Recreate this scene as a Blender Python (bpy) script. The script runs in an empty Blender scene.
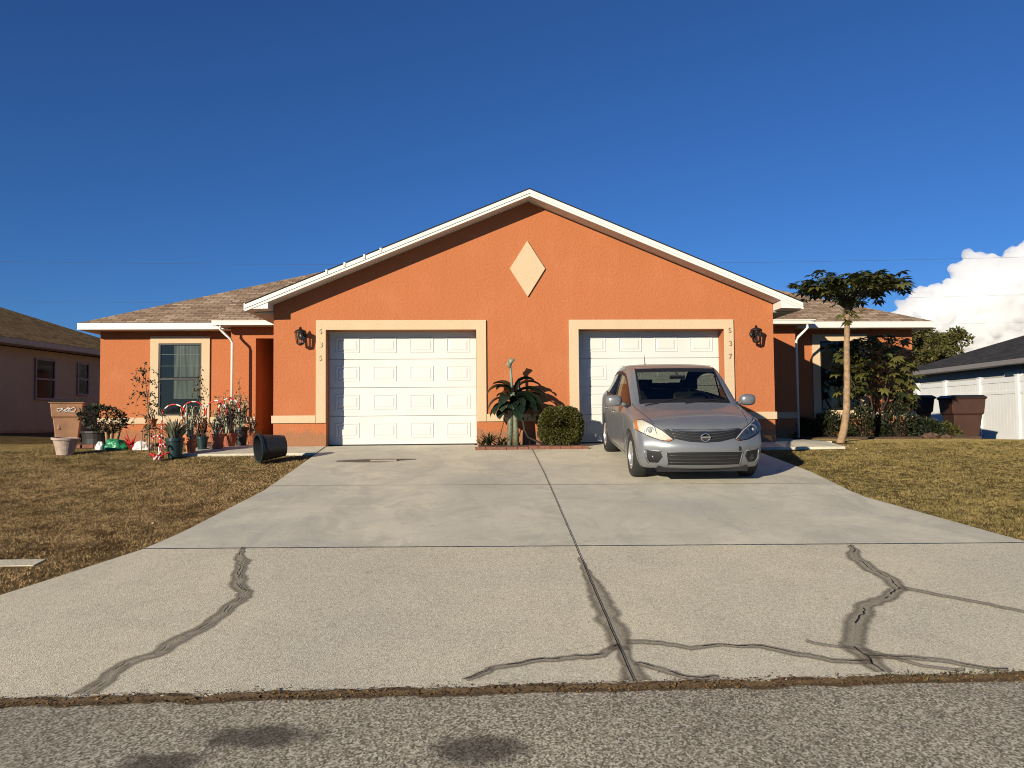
import bpy, bmesh, math, random
import numpy as np
from mathutils import Vector, Matrix, noise
from mathutils.bvhtree import BVHTree
random.seed(7); rng = np.random.default_rng(7)
sc = bpy.context.scene
COL = sc.collection
PI = math.pi
SUN_AZ, SUN_EL = math.radians(38), math.radians(16.5)   # light travels towards +X,+Y

# ------------------------------------------------------------------ materials
def new_mat(name):
    m = bpy.data.materials.new(name); m.use_nodes = True
    nt = m.node_tree; return m, nt, nt.nodes['Principled BSDF']
def N(nt, t, **kw):
    n = nt.nodes.new(t)
    for k, v in kw.items():
        if k in n.inputs: n.inputs[k].default_value = v
        else: setattr(n, k, v)
    return n
def c4(c): return (c[0], c[1], c[2], 1)
def ramp(nt, src, stops, interp='LINEAR'):
    r = nt.nodes.new('ShaderNodeValToRGB'); r.color_ramp.interpolation = interp
    e = r.color_ramp.elements
    while len(e) < len(stops): e.new(.5)
    for i, (p, c) in enumerate(stops): e[i].position = p; e[i].color = c4(c) if not isinstance(c, (int, float)) else (c, c, c, 1)
    nt.links.new(src, r.inputs[0]); return r.outputs[0]
def mixc(nt, fac, a, b, mode='MIX'):
    m = nt.nodes.new('ShaderNodeMix'); m.data_type = 'RGBA'; m.blend_type = mode
    for s, v in ((0, fac), (6, a), (7, b)):
        if hasattr(v, 'links') or hasattr(v, 'is_output'): nt.links.new(v, m.inputs[s])
        elif isinstance(v, (int, float)): m.inputs[s].default_value = v
        else: m.inputs[s].default_value = c4(v)
    return m.outputs[2]
def coords(nt, kind='Object', scale=(1, 1, 1), rot=(0, 0, 0)):
    t = nt.nodes.new('ShaderNodeTexCoord'); mp = nt.nodes.new('ShaderNodeMapping')
    mp.inputs['Scale'].default_value = scale; mp.inputs['Rotation'].default_value = rot
    nt.links.new(t.outputs[kind], mp.inputs[0]); return mp.outputs[0]
def wpos(nt, scale=(1, 1, 1)):
    g = nt.nodes.new('ShaderNodeNewGeometry'); mp = nt.nodes.new('ShaderNodeMapping'); mp.inputs['Scale'].default_value = scale
    nt.links.new(g.outputs['Position'], mp.inputs[0]); return mp.outputs[0]
def noise_t(nt, vec, scale, detail=4, rough=.55, dist=0):
    n = N(nt, 'ShaderNodeTexNoise', Scale=scale, Detail=detail, Roughness=rough, Distortion=dist); nt.links.new(vec, n.inputs['Vector']); return n.outputs[0]
def voro(nt, vec, scale, feature='F1', out=0):
    n = nt.nodes.new('ShaderNodeTexVoronoi'); n.feature = feature; n.inputs['Scale'].default_value = scale; nt.links.new(vec, n.inputs['Vector']); return n.outputs[out]
def bump(nt, bsdf, h, strength=.3, dist=.01):
    b = N(nt, 'ShaderNodeBump', Strength=strength, Distance=dist); nt.links.new(h, b.inputs['Height']); nt.links.new(b.outputs[0], bsdf.inputs['Normal'])
def simple(name, col, rough=.6, metal=0, var=.12, scale=12, bumpy=0, spec=.5, trans=0):
    m, nt, b = new_mat(name); v = wpos(nt); n = noise_t(nt, v, scale)
    lo = [max(0, x * (1 - var)) for x in col]; hi = [min(1, x * (1 + var)) for x in col]
    nt.links.new(ramp(nt, n, [(.3, lo), (.7, hi)]), b.inputs['Base Color'])
    b.inputs['Roughness'].default_value = rough; b.inputs['Metallic'].default_value = metal; b.inputs['Specular IOR Level'].default_value = spec
    if bumpy: bump(nt, b, noise_t(nt, v, scale * 6), bumpy, .01)
    return m
M = {}
def stucco(name, col, bs=.6):
    m, nt, b = new_mat(name); v = wpos(nt)
    big = noise_t(nt, v, .9, 5, .6); fine = noise_t(nt, v, 28, 3, .7); med = noise_t(nt, v, 14, 4, .7, .4)
    c = mixc(nt, big, [x * .93 for x in col], [min(1, x * 1.06) for x in col])
    c = mixc(nt, ramp(nt, fine, [(.35, 0), (.65, 1)]), [0, 0, 0], c, 'MIX'); 
    nt.links.new(mixc(nt, .10, mixc(nt, big, [x * .93 for x in col], [min(1, x * 1.06) for x in col]), c, 'MIX'), b.inputs['Base Color'])
    # faint dust streaks running down the wall
    vs = wpos(nt, (3.2, 3.2, .25)); st = ramp(nt, noise_t(nt, vs, 1.5, 5, .7), [(.52, 0), (.75, 1)])
    c2 = mixc(nt, mixc(nt, .22, [0, 0, 0], st), b.inputs['Base Color'].links[0].from_socket, [x * .72 for x in col])
    c2 = mixc(nt, mixc(nt, .30, [0, 0, 0], ramp(nt, noise_t(nt, v, 1.7, 6, .65), [(.5, 0), (.7, 1)])), c2, [min(1, x * 1.05 + .035) for x in col])
    sx = nt.nodes.new('ShaderNodeSeparateXYZ'); nt.links.new(v, sx.inputs[0]); zz_ = nt.nodes.new('ShaderNodeMath'); zz_.operation = 'MULTIPLY_ADD'; nt.links.new(noise_t(nt, v, 6, 5, .75), zz_.inputs[0]); zz_.inputs[1].default_value = -.45; nt.links.new(sx.outputs[2], zz_.inputs[2])
    nt.links.new(mixc(nt, ramp(nt, zz_.outputs[0], [(0, .55), (.06, 0)]), c2, (.22, .15, .09)), b.inputs['Base Color'])
    b.inputs['Roughness'].default_value = .9; b.inputs['Specular IOR Level'].default_value = .2
    add = nt.nodes.new('ShaderNodeMath'); add.operation = 'ADD'; nt.links.new(fine, add.inputs[0]); nt.links.new(med, add.inputs[1])
    bump(nt, b, add.outputs[0], bs, .013); return m
M['orange'] = stucco('orange_stucco', (.50, .168, .067))
M['cream'] = stucco('cream_stucco', (.65, .49, .315), .15)
M['tan_wall'] = stucco('tan_stucco', (.36, .345, .24))
M['grey_wall'] = stucco('grey_stucco', (.46, .44, .39))
M['white'] = simple('white_paint', (.74, .72, .67), .45, var=.03, scale=3)
M['vinyl'] = simple('white_vinyl', (.80, .79, .77), .4, var=.03, scale=2)
M['door_white'] = simple('garage_door_paint', (.68, .67, .63), .5, var=.03, scale=2, bumpy=.03)
M['soffit'] = simple('soffit', (.6, .58, .54), .7)
M['black'] = simple('black_plastic', (.02, .022, .025), .45, var=.2)
M['black_metal'] = simple('black_metal', (.02, .018, .016), .4, .3)
M['brown_door'] = simple('brown_door_paint', (.12, .05, .03), .6)
M['brass'] = simple('dull_brass', (.46, .38, .25), .5, .6)
def shingle(name, cols):
    m, nt, b = new_mat(name); v = coords(nt, 'UV')
    br = nt.nodes.new('ShaderNodeTexBrick'); nt.links.new(v, br.inputs['Vector'])
    br.offset = .43; br.inputs['Scale'].default_value = 1
    br.inputs['Brick Width'].default_value = .26; br.inputs['Row Height'].default_value = .14; br.inputs['Mortar Size'].default_value = .006
    br.inputs['Bias'].default_value = 0; br.inputs['Color1'].default_value = (0, 0, 0, 1); br.inputs['Color2'].default_value = (1, 1, 1, 1); br.inputs['Mortar'].default_value = (.3, .3, .3, 1)
    c = ramp(nt, br.outputs[0], [(0, cols[0]), (.35, cols[1]), (.7, cols[2]), (1, cols[3])])
    w = wpos(nt); g = noise_t(nt, w, 1.2, 5, .7)
    c = mixc(nt, ramp(nt, g, [(.35, .0), (.75, .2)]), c, cols[1]); c = mixc(nt, .25, c, ramp(nt, noise_t(nt, w, 60, 2), [(.3, cols[0]), (.7, cols[3])]))
    c = mixc(nt, br.outputs[1], c, (.03, .025, .02))
    nt.links.new(c, b.inputs['Base Color']); b.inputs['Roughness'].default_value = .95; b.inputs['Specular IOR Level'].default_value = .1
    inv = nt.nodes.new('ShaderNodeMath'); inv.operation = 'SUBTRACT'; inv.inputs[0].default_value = 1; nt.links.new(br.outputs[1], inv.inputs[1])
    bump(nt, b, inv.outputs[0], .6, .01); return m
M['shingle'] = shingle('brown_shingles', [(.17, .11, .075), (.31, .20, .12), (.40, .285, .19), (.54, .40, .28)])
M['shingle_dark'] = shingle('dark_shingles', [(.03, .028, .026), (.05, .045, .042), (.065, .06, .055), (.085, .08, .07)])
M['shingle_red'] = shingle('reddish_shingles', [(.26, .13, .04), (.40, .21, .06), (.50, .28, .085), (.60, .36, .12)])

def concrete(name, base, agg, stain=.5):
    m, nt, b = new_mat(name); w = wpos(nt)
    big = noise_t(nt, w, .55, 6, .6, .4); mid = noise_t(nt, w, 3.2, 6, .7, .3); fine = noise_t(nt, w, 120, 2, .6)
    c = mixc(nt, ramp(nt, big, [(.36, 0), (.62, 1)]), [base[0] * .76, base[1] * .80, base[2] * .88], [x * 1.08 for x in base])
    blot = noise_t(nt, wpos(nt, (1, .6, 1)), 1.5, 7, .72, .8); c = mixc(nt, ramp(nt, blot, [(.48, 0), (.64, .62)]), c, [base[0] * .60, base[1] * .62, base[2] * .68])
    c = mixc(nt, mixc(nt, stain, (0, 0, 0), ramp(nt, mid, [(.45, 0), (.75, 1)])), c, [x * .72 for x in base])
    # long streaks along the drive (tyre and water marks)
    ws = wpos(nt, (1.6, .18, 1)); c = mixc(nt, mixc(nt, .45, (0, 0, 0), ramp(nt, noise_t(nt, ws, 1.3, 5, .6), [(.5, 0), (.72, 1)])), c, [base[0] * .78, base[1] * .78, base[2] * .8])
    v1 = voro(nt, w, 125, out=1); v2 = voro(nt, w, 125)
    pc = ramp(nt, v1, [(0, [x * .30 for x in base]), (.35, [x * .8 for x in base]), (.7, [x * 1.15 for x in base]), (1, [min(1, x * 1.7) for x in base])])
    c = mixc(nt, agg, c, pc)
    sp = ramp(nt, noise_t(nt, w, 6.5, 3, .9), [(.64, 0), (.70, 1)])
    c = mixc(nt, mixc(nt, .45, (0, 0, 0), sp), c, [x * .45 for x in base])
    nt.links.new(c, b.inputs['Base Color']); b.inputs['Roughness'].default_value = .92; b.inputs['Specular IOR Level'].default_value = .2
    h = mixc(nt, agg, fine, v2); bump(nt, b, h, .5, .006); return m
M['conc'] = concrete('pale_concrete', (.71, .64, .475), .12, .5)
M['conc2'] = concrete('rough_concrete', (.72, .63, .445), .6, .4)
def asphalt():
    m, nt, b = new_mat('old_asphalt'); w = wpos(nt, (1, .72, 1))
    v = voro(nt, w, 115, out=1); vd = voro(nt, w, 115); v3 = voro(nt, w, 230, out=1)
    c = ramp(nt, v, [(0, (.045, .034, .018)), (.3, (.26, .21, .12)), (.6, (.64, .54, .35)), (.8, (1, .90, .65)), (1, (1, .97, .82))])
    c = mixc(nt, .22, c, ramp(nt, v3, [(0, (.10, .088, .075)), (.6, (.32, .285, .24)), (1, (.65, .6, .52))]))
    big = noise_t(nt, w, .8, 6, .65); c = mixc(nt, ramp(nt, big, [(.35, .28), (.65, 0)]), c, (.09, .078, .062))
    # dark oily patches
    mask = None
    g = nt.nodes.new('ShaderNodeNewGeometry')
    for (x, y, rx, ry) in ((-2.05, -10.87, .28, .13), (-1.03, -11.08, .21, .17), (-2.38, -11.14, .2, .12), (-3.3, -11.2, .25, .1)):
        mp = nt.nodes.new('ShaderNodeMapping'); mp.vector_type = 'POINT'
        mp.inputs['Location'].default_value = (-x / rx, -y / ry, 0); mp.inputs['Scale'].default_value = (1 / rx, 1 / ry, 0)
        nt.links.new(g.outputs['Position'], mp.inputs[0])
        ln = nt.nodes.new('ShaderNodeVectorMath'); ln.operation = 'LENGTH'; nt.links.new(mp.outputs[0], ln.inputs[0])
        wob = nt.nodes.new('ShaderNodeMath'); wob.operation = 'MULTIPLY_ADD'; nt.links.new(noise_t(nt, w, 9, 5, .7), wob.inputs[0]); wob.inputs[1].default_value = 1.7; nt.links.new(ln.outputs['Value'], wob.inputs[2])
        r = ramp(nt, wob.outputs[0], [(0, 1), (.95, .85), (1.0, 0)])
        wob2 = nt.nodes.new('ShaderNodeMapRange'); nt.links.new(wob.outputs[0], wob2.inputs[0]); wob2.inputs[1].default_value = 1.45; wob2.inputs[2].default_value = 2.1; wob2.inputs[3].default_value = .95; wob2.inputs[4].default_value = 0
        if mask is None: mask = wob2.outputs[0]
        else:
            mx = nt.nodes.new('ShaderNodeMath'); mx.operation = 'MAXIMUM'; nt.links.new(mask, mx.inputs[0]); nt.links.new(wob2.outputs[0], mx.inputs[1]); mask = mx.outputs[0]
    c = mixc(nt, mask, c, mixc(nt, .22, (.05, .034, .024), c))
    nt.links.new(c, b.inputs['Base Color']); b.inputs['Roughness'].default_value = .9; b.inputs['Specular IOR Level'].default_value = .25
    bump(nt, b, vd, .2, .004); return m
M['asphalt'] = asphalt()
def lawn_col(nt, w, dry):
    a = noise_t(nt, w, .45, 5, .6, .5); bb = noise_t(nt, w, 2.6, 5, .65)
    sep = nt.nodes.new('ShaderNodeSeparateXYZ'); nt.links.new(w, sep.inputs[0])
    side = nt.nodes.new('ShaderNodeMapRange'); nt.links.new(sep.outputs[0], side.inputs[0]); side.inputs[1].default_value = -2; side.inputs[2].default_value = 3
    brown = ramp(nt, bb, [(.36, (.12, .062, .020)), (.5, (.34, .215, .095)), (.68, (.52, .345, .165))])
    green = ramp(nt, bb, [(.3, (.085, .078, .014)), (.5, (.185, .15, .045)), (.7, (.32, .245, .07))])
    yy = nt.nodes.new('ShaderNodeMapRange'); nt.links.new(sep.outputs[1], yy.inputs[0]); yy.inputs[1].default_value = -3.5; yy.inputs[2].default_value = 0
    base = ramp(nt, a, [(.38, 0), (.62, 1)])
    f1 = nt.nodes.new('ShaderNodeMath'); f1.operation = 'MAXIMUM'; nt.links.new(side.outputs[0], f1.inputs[0]); 
    f0 = nt.nodes.new('ShaderNodeMath'); f0.operation = 'MULTIPLY'; nt.links.new(base, f0.inputs[0]); f0.inputs[1].default_value = .28
    f2 = nt.nodes.new('ShaderNodeMath'); f2.operation = 'MULTIPLY_ADD'; nt.links.new(yy.outputs[0], f2.inputs[0]); f2.inputs[1].default_value = .6; nt.links.new(f0.outputs[0], f2.inputs[2])
    nt.links.new(f2.outputs[0], f1.inputs[1])
    f3 = nt.nodes.new('ShaderNodeMath'); f3.operation = 'MULTIPLY'; nt.links.new(f1.outputs[0], f3.inputs[0]); f3.inputs[1].default_value = .85; f3.use_clamp = True
    return mixc(nt, f3.outputs[0], brown, green)
def grass_mats():
    m, nt, b = new_mat('lawn_soil'); w = wpos(nt)
    c = lawn_col(nt, w, 0); c = mixc(nt, .45, c, (.09, .06, .032)); nt.links.new(mixc(nt, .35, c, ramp(nt, noise_t(nt, w, 40, 4, .8), [(.3, (.03, .02, .01)), (.7, (.22, .16, .09))])), b.inputs['Base Color'])
    b.inputs['Roughness'].default_value = 1; b.inputs['Specular IOR Level'].default_value = 0; bump(nt, b, noise_t(nt, w, 25, 5, .8), 1, .04); M['soil'] = m
    m, nt, b = new_mat('grass_blades'); w = wpos(nt)
    c = lawn_col(nt, w, 0)
    at = nt.nodes.new('ShaderNodeAttribute'); at.attribute_name = 'rnd'
    c = mixc(nt, ramp(nt, at.outputs['Fac'], [(0, 0), (.75, .12), (1, .7)]), c, (.60, .44, .22))
    nt.links.new(c, b.inputs['Base Color']); b.inputs['Roughness'].default_value = .8; b.inputs['Specular IOR Level'].default_value = .15; M['grass'] = m
grass_mats()
def leaf_mat(name, lo, hi, rough=.5, transl=.25, spec=.35):
    m, nt, b = new_mat(name); at = nt.nodes.new('ShaderNodeAttribute'); at.attribute_name = 'rnd'
    c = ramp(nt, at.outputs['Fac'], [(0, lo), (1, hi)]); nt.links.new(c, b.inputs['Base Color'])
    b.inputs['Roughness'].default_value = rough; b.inputs['Specular IOR Level'].default_value = spec
    t = nt.nodes.new('ShaderNodeBsdfTranslucent'); nt.links.new(c, t.inputs[0])
    mx = nt.nodes.new('ShaderNodeMixShader'); mx.inputs[0].default_value = transl
    nt.links.new(b.outputs[0], mx.inputs[1]); nt.links.new(t.outputs[0], mx.inputs[2])
    nt.links.new(mx.outputs[0], nt.nodes['Material Output'].inputs[0]); return m
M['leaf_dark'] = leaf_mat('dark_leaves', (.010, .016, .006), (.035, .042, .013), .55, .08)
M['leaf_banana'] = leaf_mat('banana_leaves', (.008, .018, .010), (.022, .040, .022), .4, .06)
M['leaf_papaya'] = leaf_mat('papaya_leaves', (.022, .034, .008), (.16, .15, .035), .55, .25)
M['leaf_olive'] = leaf_mat('olive_leaves', (.03, .035, .008), (.12, .11, .025), .5, .15)
M['leaf_red'] = leaf_mat('red_leaves', (.07, .025, .015), (.22, .05, .03), .5, .2)
M['leaf_pale'] = leaf_mat('grey_green_leaves', (.06, .065, .04), (.24, .23, .15), .5, .15)
M['leaf_tree'] = leaf_mat('far_leaves', (.035, .042, .010), (.14, .12, .03), .6, .1)
M['stem_pale'] = simple('pale_stem', (.36, .36, .24), .6, var=.4, scale=16)
M['spear'] = simple('pale_new_leaf', (.20, .25, .19), .5)
M['bark'] = simple('pale_bark', (.31, .20, .11), .85, var=.3, scale=14, bumpy=.5)
M['bark_dark'] = simple('dark_bark', (.05, .034, .022), .9, var=.3, bumpy=.4)
M['stem_green'] = simple('green_stem', (.13, .14, .09), .55, var=.5, scale=22)
M['terracotta'] = simple('terracotta', (.52, .16, .06), .8, bumpy=.1)
M['terracotta_dull'] = simple('dull_terracotta', (.33, .10, .05), .85, bumpy=.1)
M['pot_grey'] = simple('faded_pot', (.42, .31, .25), .8, var=.2, bumpy=.1)
M['pot_green'] = simple('dark_green_pot', (.012, .035, .035), .4)
M['potsoil'] = simple('potting_soil', (.05, .035, .022), 1, bumpy=.6)
M['bin_tan'] = simple('tan_bin_plastic', (.40, .22, .12), .6, var=.2, scale=3)
M['bin_brown'] = simple('brown_bin_plastic', (.055, .022, .012), .6, var=.2, scale=3)  # brown deepened so the colour holds the shade the bin stands in
M['bin_black'] = simple('black_bin_plastic', (.025, .022, .02), .5)
M['red'] = simple('red_plastic', (.55, .025, .02), .4)
M['white_pl'] = simple('white_plastic', (.75, .72, .68), .4)
M['green_bag'] = simple('green_plastic_bag', (.02, .22, .09), .35, var=.3)
M['brick'] = simple('red_brick_edging', (.21, .085, .055), .9, var=.35, scale=20, bumpy=.3)
M['mulch'] = simple('mulch', (.10, .055, .035), 1, var=.5, scale=40, bumpy=1)
M['cardboard'] = simple('tan_board', (.62, .38, .17), .8, var=.3, scale=8)
M['rust'] = simple('wet_stain_slab', (.30, .25, .20), .8, var=.3, scale=8)
M['fabric'] = simple('dark_seat_fabric', (.03, .03, .032), .9)
M['dash'] = simple('dashboard', (.012, .012, .013), .7)
M['rubber'] = simple('tyre_rubber', (.018, .018, .018), .8)
M['alloy'] = simple('alloy', (.62, .61, .58), .3, .8, var=.05)
M['chrome'] = simple('chrome', (.75, .75, .75), .12, 1, var=.02)
M['trimblack'] = simple('trim_black', (.012, .012, .013), .5)
M['amber'] = simple('amber_lens', (.55, .20, .06), .2)
M['litter'] = leaf_mat('dry_litter', (.07, .035, .015), (.28, .17, .07), .9, .05, .1)
M['dry_leaf'] = leaf_mat('pale_dry_leaf', (.25, .15, .07), (.70, .56, .36), .8, .05, .1)
M['rockm'] = simple('brown_rock', (.12, .065, .04), .9, var=.4, scale=14, bumpy=.5)
M['wire'] = simple('wire', (.06, .06, .06), .7)
def paint():
    m, nt, b = new_mat('silver_car_paint'); w = wpos(nt)
    n = noise_t(nt, w, 900, 1, .5); c = ramp(nt, n, [(.35, (.17, .18, .195)), (.65, (.25, .262, .28))])
    nt.links.new(mixc(nt, .12, c, ramp(nt, noise_t(nt, w, 4, 5, .7), [(.4, (.22, .205, .19)), (.7, (.33, .33, .33))])), b.inputs['Base Color'])
    b.inputs['Metallic'].default_value = .38; b.inputs['Roughness'].default_value = .33; b.inputs['Coat Weight'].default_value = .32; b.inputs['Coat Roughness'].default_value = .03; M['paint'] = m
paint()
def glass(name, tint, t=.7, rough=0.0):
    m, nt, b = new_mat(name); out = nt.nodes['Material Output']
    tr = nt.nodes.new('ShaderNodeBsdfTransparent'); tr.inputs[0].default_value = c4(tint)
    gl = N(nt, 'ShaderNodeBsdfGlossy', Roughness=rough); gl.inputs[0].default_value = (1, 1, 1, 1)
    fr = N(nt, 'ShaderNodeFresnel', IOR=1.5); sc_ = nt.nodes.new('ShaderNodeMath'); sc_.operation = 'MULTIPLY_ADD'; sc_.inputs[1].default_value = t; sc_.inputs[2].default_value = .01
    nt.links.new(fr.outputs[0], sc_.inputs[0])
    mx = nt.nodes.new('ShaderNodeMixShader'); nt.links.new(sc_.outputs[0], mx.inputs[0]); nt.links.new(tr.outputs[0], mx.inputs[1]); nt.links.new(gl.outputs[0], mx.inputs[2])
    nt.links.new(mx.outputs[0], out.inputs[0]); return m
M['glass'] = glass('car_glass', (.80, .86, .80), .8)
M['wglass'] = glass('window_glass', (.7, .72, .70), .45)
M['lens'] = glass('lamp_lens', (.92, .92, .90), 1.2, .03)
m, nt, b = new_mat('curtain'); w = wpos(nt, (1, 1, .05)); nt.links.new(ramp(nt, noise_t(nt, w, 18, 2), [(.3, (.16, .17, .13)), (.7, (.50, .50, .42))]), b.inputs['Base Color']); M['curtain'] = m

# ------------------------------------------------------------------ mesh helpers
class MB:
    def __init__(s): s.v = []; s.f = []; s.mi = []; s.mats = []
    def mat(s, m):
        if m not in s.mats: s.mats.append(m)
        return s.mats.index(m)
    def add(s, vs, fs, m=None):
        o = len(s.v); s.v += [tuple(v) for v in vs]; s.f += [tuple(i + o for i in f) for f in fs]; s.mi += [s.mat(m) if m else 0] * len(fs); return s
    def box(s, x0, x1, y0, y1, z0, z1, m=None, M4=None):
        vs = [Vector((x, y, z)) for x in (x0, x1) for y in (y0, y1) for z in (z0, z1)]
        if M4: vs = [M4 @ v for v in vs]
        return s.add(vs, [(0, 1, 3, 2), (4, 6, 7, 5), (0, 4, 5, 1), (2, 3, 7, 6), (0, 2, 6, 4), (1, 5, 7, 3)], m)
    def prism_y(s, poly, y0, y1, m=None):   # polygon in XZ extruded along Y
        n = len(poly); vs = [(x, y0, z) for x, z in poly] + [(x, y1, z) for x, z in poly]
        return s.add(vs, [tuple(range(n)), tuple(reversed(range(n, 2 * n)))] + [(i, i + n, (i + 1) % n + n, (i + 1) % n) for i in range(n)], m)
    def prism_z(s, poly, z0, z1, m=None):
        n = len(poly); vs = [(x, y, z0) for x, y in poly] + [(x, y, z1) for x, y in poly]
        return s.add(vs, [tuple(reversed(range(n))), tuple(range(n, 2 * n))] + [(i, (i + 1) % n, (i + 1) % n + n, i + n) for i in range(n)], m)
    def tube(s, pts, r, n=8, m=None, alt=None, caps=True):
        pts = [Vector(p) for p in pts]; k = len(pts); rs = r if isinstance(r, (list, tuple)) else [r] * k
        o = len(s.v); up = Vector((0, 0, 1))
        for i, p in enumerate(pts):
            d = (pts[min(i + 1, k - 1)] - pts[max(i - 1, 0)]).normalized()
            if abs(d.dot(up)) > .95: a = d.cross(Vector((0, 1, 0))).normalized()
            else: a = d.cross(up).normalized()
            bb = d.cross(a)
            for j in range(n): t = 2 * PI * j / n; s.v.append(tuple(p + (a * math.cos(t) + bb * math.sin(t)) * rs[i]))
        for i in range(k - 1):
            mm = m if not alt else alt[i % len(alt)]
            for j in range(n):
                s.f.append((o + i * n + j, o + i * n + (j + 1) % n, o + (i + 1) * n + (j + 1) % n, o + (i + 1) * n + j)); s.mi.append(s.mat(mm) if mm else 0)
        if caps:
            s.f.append(tuple(o + j for j in reversed(range(n)))); s.mi.append(s.mat(m) if m else 0)
            s.f.append(tuple(o + (k - 1) * n + j for j in range(n))); s.mi.append(s.mat(m) if m else 0)
        return s
    def lathe(s, prof, M4=None, n=28, m=None):
        o = len(s.v); k = len(prof)
        for r, z in prof:
            for j in range(n):
                t = 2 * PI * j / n; v = Vector((r * math.cos(t), r * math.sin(t), z)); s.v.append(tuple(M4 @ v if M4 else v))
        for i in range(k - 1):
            for j in range(n): s.f.append((o + i * n + j, o + i * n + (j + 1) % n, o + (i + 1) * n + (j + 1) % n, o + (i + 1) * n + j)); s.mi.append(s.mat(m) if m else 0)
        return s
    def build(s, name, m=None, parent=None, smooth=False, local=False, bevel=0, rnd=None):
        me = bpy.data.meshes.new(name); me.from_pydata(s.v, [], s.f)
        mats = s.mats if s.mats else [m]
        if s.mats and m and None in s.mats: mats = [x or m for x in s.mats]
        for x in mats: me.materials.append(x)
        me.polygons.foreach_set('material_index', s.mi if s.mats else [0] * len(s.f))
        if smooth: me.polygons.foreach_set('use_smooth', [True] * len(s.f))
        me.validate(); me.update()
        return link(name, me, parent, local, bevel)
def link(name, me, parent=None, local=False, bevel=0):
    o = bpy.data.objects.new(name, me); COL.objects.link(o)
    if parent is not None:
        o.parent = parent
        if not local: o.matrix_parent_inverse = parent_world(parent).inverted()
    if bevel:
        b = o.modifiers.new('b', 'BEVEL'); b.width = bevel; b.segments = 2; b.limit_method = 'ANGLE'
        b.harden_normals = False
    return o
def parent_world(p):
    m = Matrix.Translation(p.location) @ p.rotation_euler.to_matrix().to_4x4() if p.type == 'EMPTY' else Matrix.Identity(4)
    if p.parent is not None: m = p.matrix_basis if p.type == 'EMPTY' else Matrix.Identity(4)
    return m
def tag(o, label=None, cat=None, group=None, kind=None):
    if label: o['label'] = label
    if cat: o['category'] = cat
    if group: o['group'] = group
    if kind: o['kind'] = kind
    return o
def thing(name, label, cat, loc=(0, 0, 0), group=None, rot=(0, 0, 0)):
    o = bpy.data.objects.new(name, None); COL.objects.link(o); o.location = loc; o.rotation_euler = rot; o.empty_display_size = .2
    return tag(o, label, cat, group)
def grid_mesh(name, xs, ys, zf, mat, kind=None):
    nx, ny = len(xs), len(ys); v = [(x, y, zf(x, y)) for y in ys for x in xs]
    f = [(j * nx + i, j * nx + i + 1, (j + 1) * nx + i + 1, (j + 1) * nx + i) for j in range(ny - 1) for i in range(nx - 1)]
    mb = MB(); mb.add(v, f); o = mb.build(name, mat, smooth=True)
    if kind: tag(o, kind=kind)
    return o

# ------------------------------------------------------------------ terrain
def profile(y): return max(.0932 * y, -.96) if y < 0 else 0.
def ss(a, b, x): t = min(1, max(0, (x - a) / (b - a))); return t * t * (3 - 2 * t)
def gz(x, y):
    z = profile(y)
    z += .22 * ss(-10.8, -14, x) * ss(-2, 6, y)
    z -= .30 * ss(9.3, 13, x) * ss(-4, 2, y)
    z += noise.noise(Vector((x * .35, y * .35, 3))) * .035 * ss(3.6, 6, abs(x)) * ss(-11, -8, y)
    return z
xs = sorted(set([-400, -200, -120, -80, -50, -35, -25] + [round(-20 + .25 * i, 3) for i in range(161)] + [25, 35, 50, 80, 120, 200, 400]))
ys = sorted(set([-300, -150, -80, -50, -30, -22, -16] + [round(-12.4 + .25 * i, 3) for i in range(110)] + [20, 26, 36, 50, 80, 130, 220, 400, 900, 2500]))
xs = [-3000] + xs + [3000]
ground = grid_mesh('ground', xs, ys, lambda x, y: gz(x, y) - .035, M['soil'], 'structure')
def walk(mb, x0, x1, y0, y1):
    z0, z1 = profile(y0) + .010, profile(y1) + .010
    mb.add([(x0, y0, z0), (x1, y0, z0), (x1, y1, z1), (x0, y1, z1), (x0, y0, z0 - .15), (x1, y0, z0 - .15), (x1, y1, z1 - .15), (x0, y1, z1 - .15)], [(0, 1, 2, 3), (7, 6, 5, 4), (0, 4, 5, 1), (1, 5, 6, 2), (2, 6, 7, 3), (3, 7, 4, 0)])
# driveway edges by Y
YS = [0.02, -.73, -2, -3.4, -4.26, -5.2, -6.2, -7.0, -7.38, -7.38, -8.0, -8.6, -9.3, -9.9, -10.31]
def edge(y):
    L = np.interp(-y, [0, 4.3, 6.7, 7.1, 7.4, 8.55, 9.5, 10.31], [3.69, 3.70, 3.93, 4.0, 4.06, 4.54, 5.0, 5.5])
    R = np.interp(-y, [0, 3.4, 5.16, 7.3, 7.6, 8.4, 9.4, 10.31], [3.86, 3.83, 3.66, 4.08, 4.18, 4.6, 5.2, 5.8])
    return -float(L), float(R)
def slab(name, y0, y1, mat, lift=0.0, n=24):
    mb = MB(); rows = n; pts = []
    for i in range(rows + 1):
        y = y0 + (y1 - y0) * i / rows; l, r = edge(y)
        for j in range(13):
            x = l + (r - l) * j / 12; yy = y - .039 * x * max(0, 1 - abs(y + 7.385) / 2.9); pts.append((x, yy, profile(yy) + lift))
    f = [(i * 13 + j, i * 13 + j + 1, (i + 1) * 13 + j + 1, (i + 1) * 13 + j) for i in range(rows) for j in range(12)]
    k = len(pts); low = [(x, y, z - .12) for x, y, z in pts]
    bd = [j for j in range(13)] + [i * 13 + 12 for i in range(1, rows + 1)] + [rows * 13 + j for j in range(11, -1, -1)] + [i * 13 for i in range(rows - 1, 0, -1)]
    f += [(bd[i], bd[(i + 1) % len(bd)], bd[(i + 1) % len(bd)] + k, bd[i] + k) for i in range(len(bd))]
    mb.add(pts + low, f); return tag(mb.build(name, mat), kind='structure')
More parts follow.
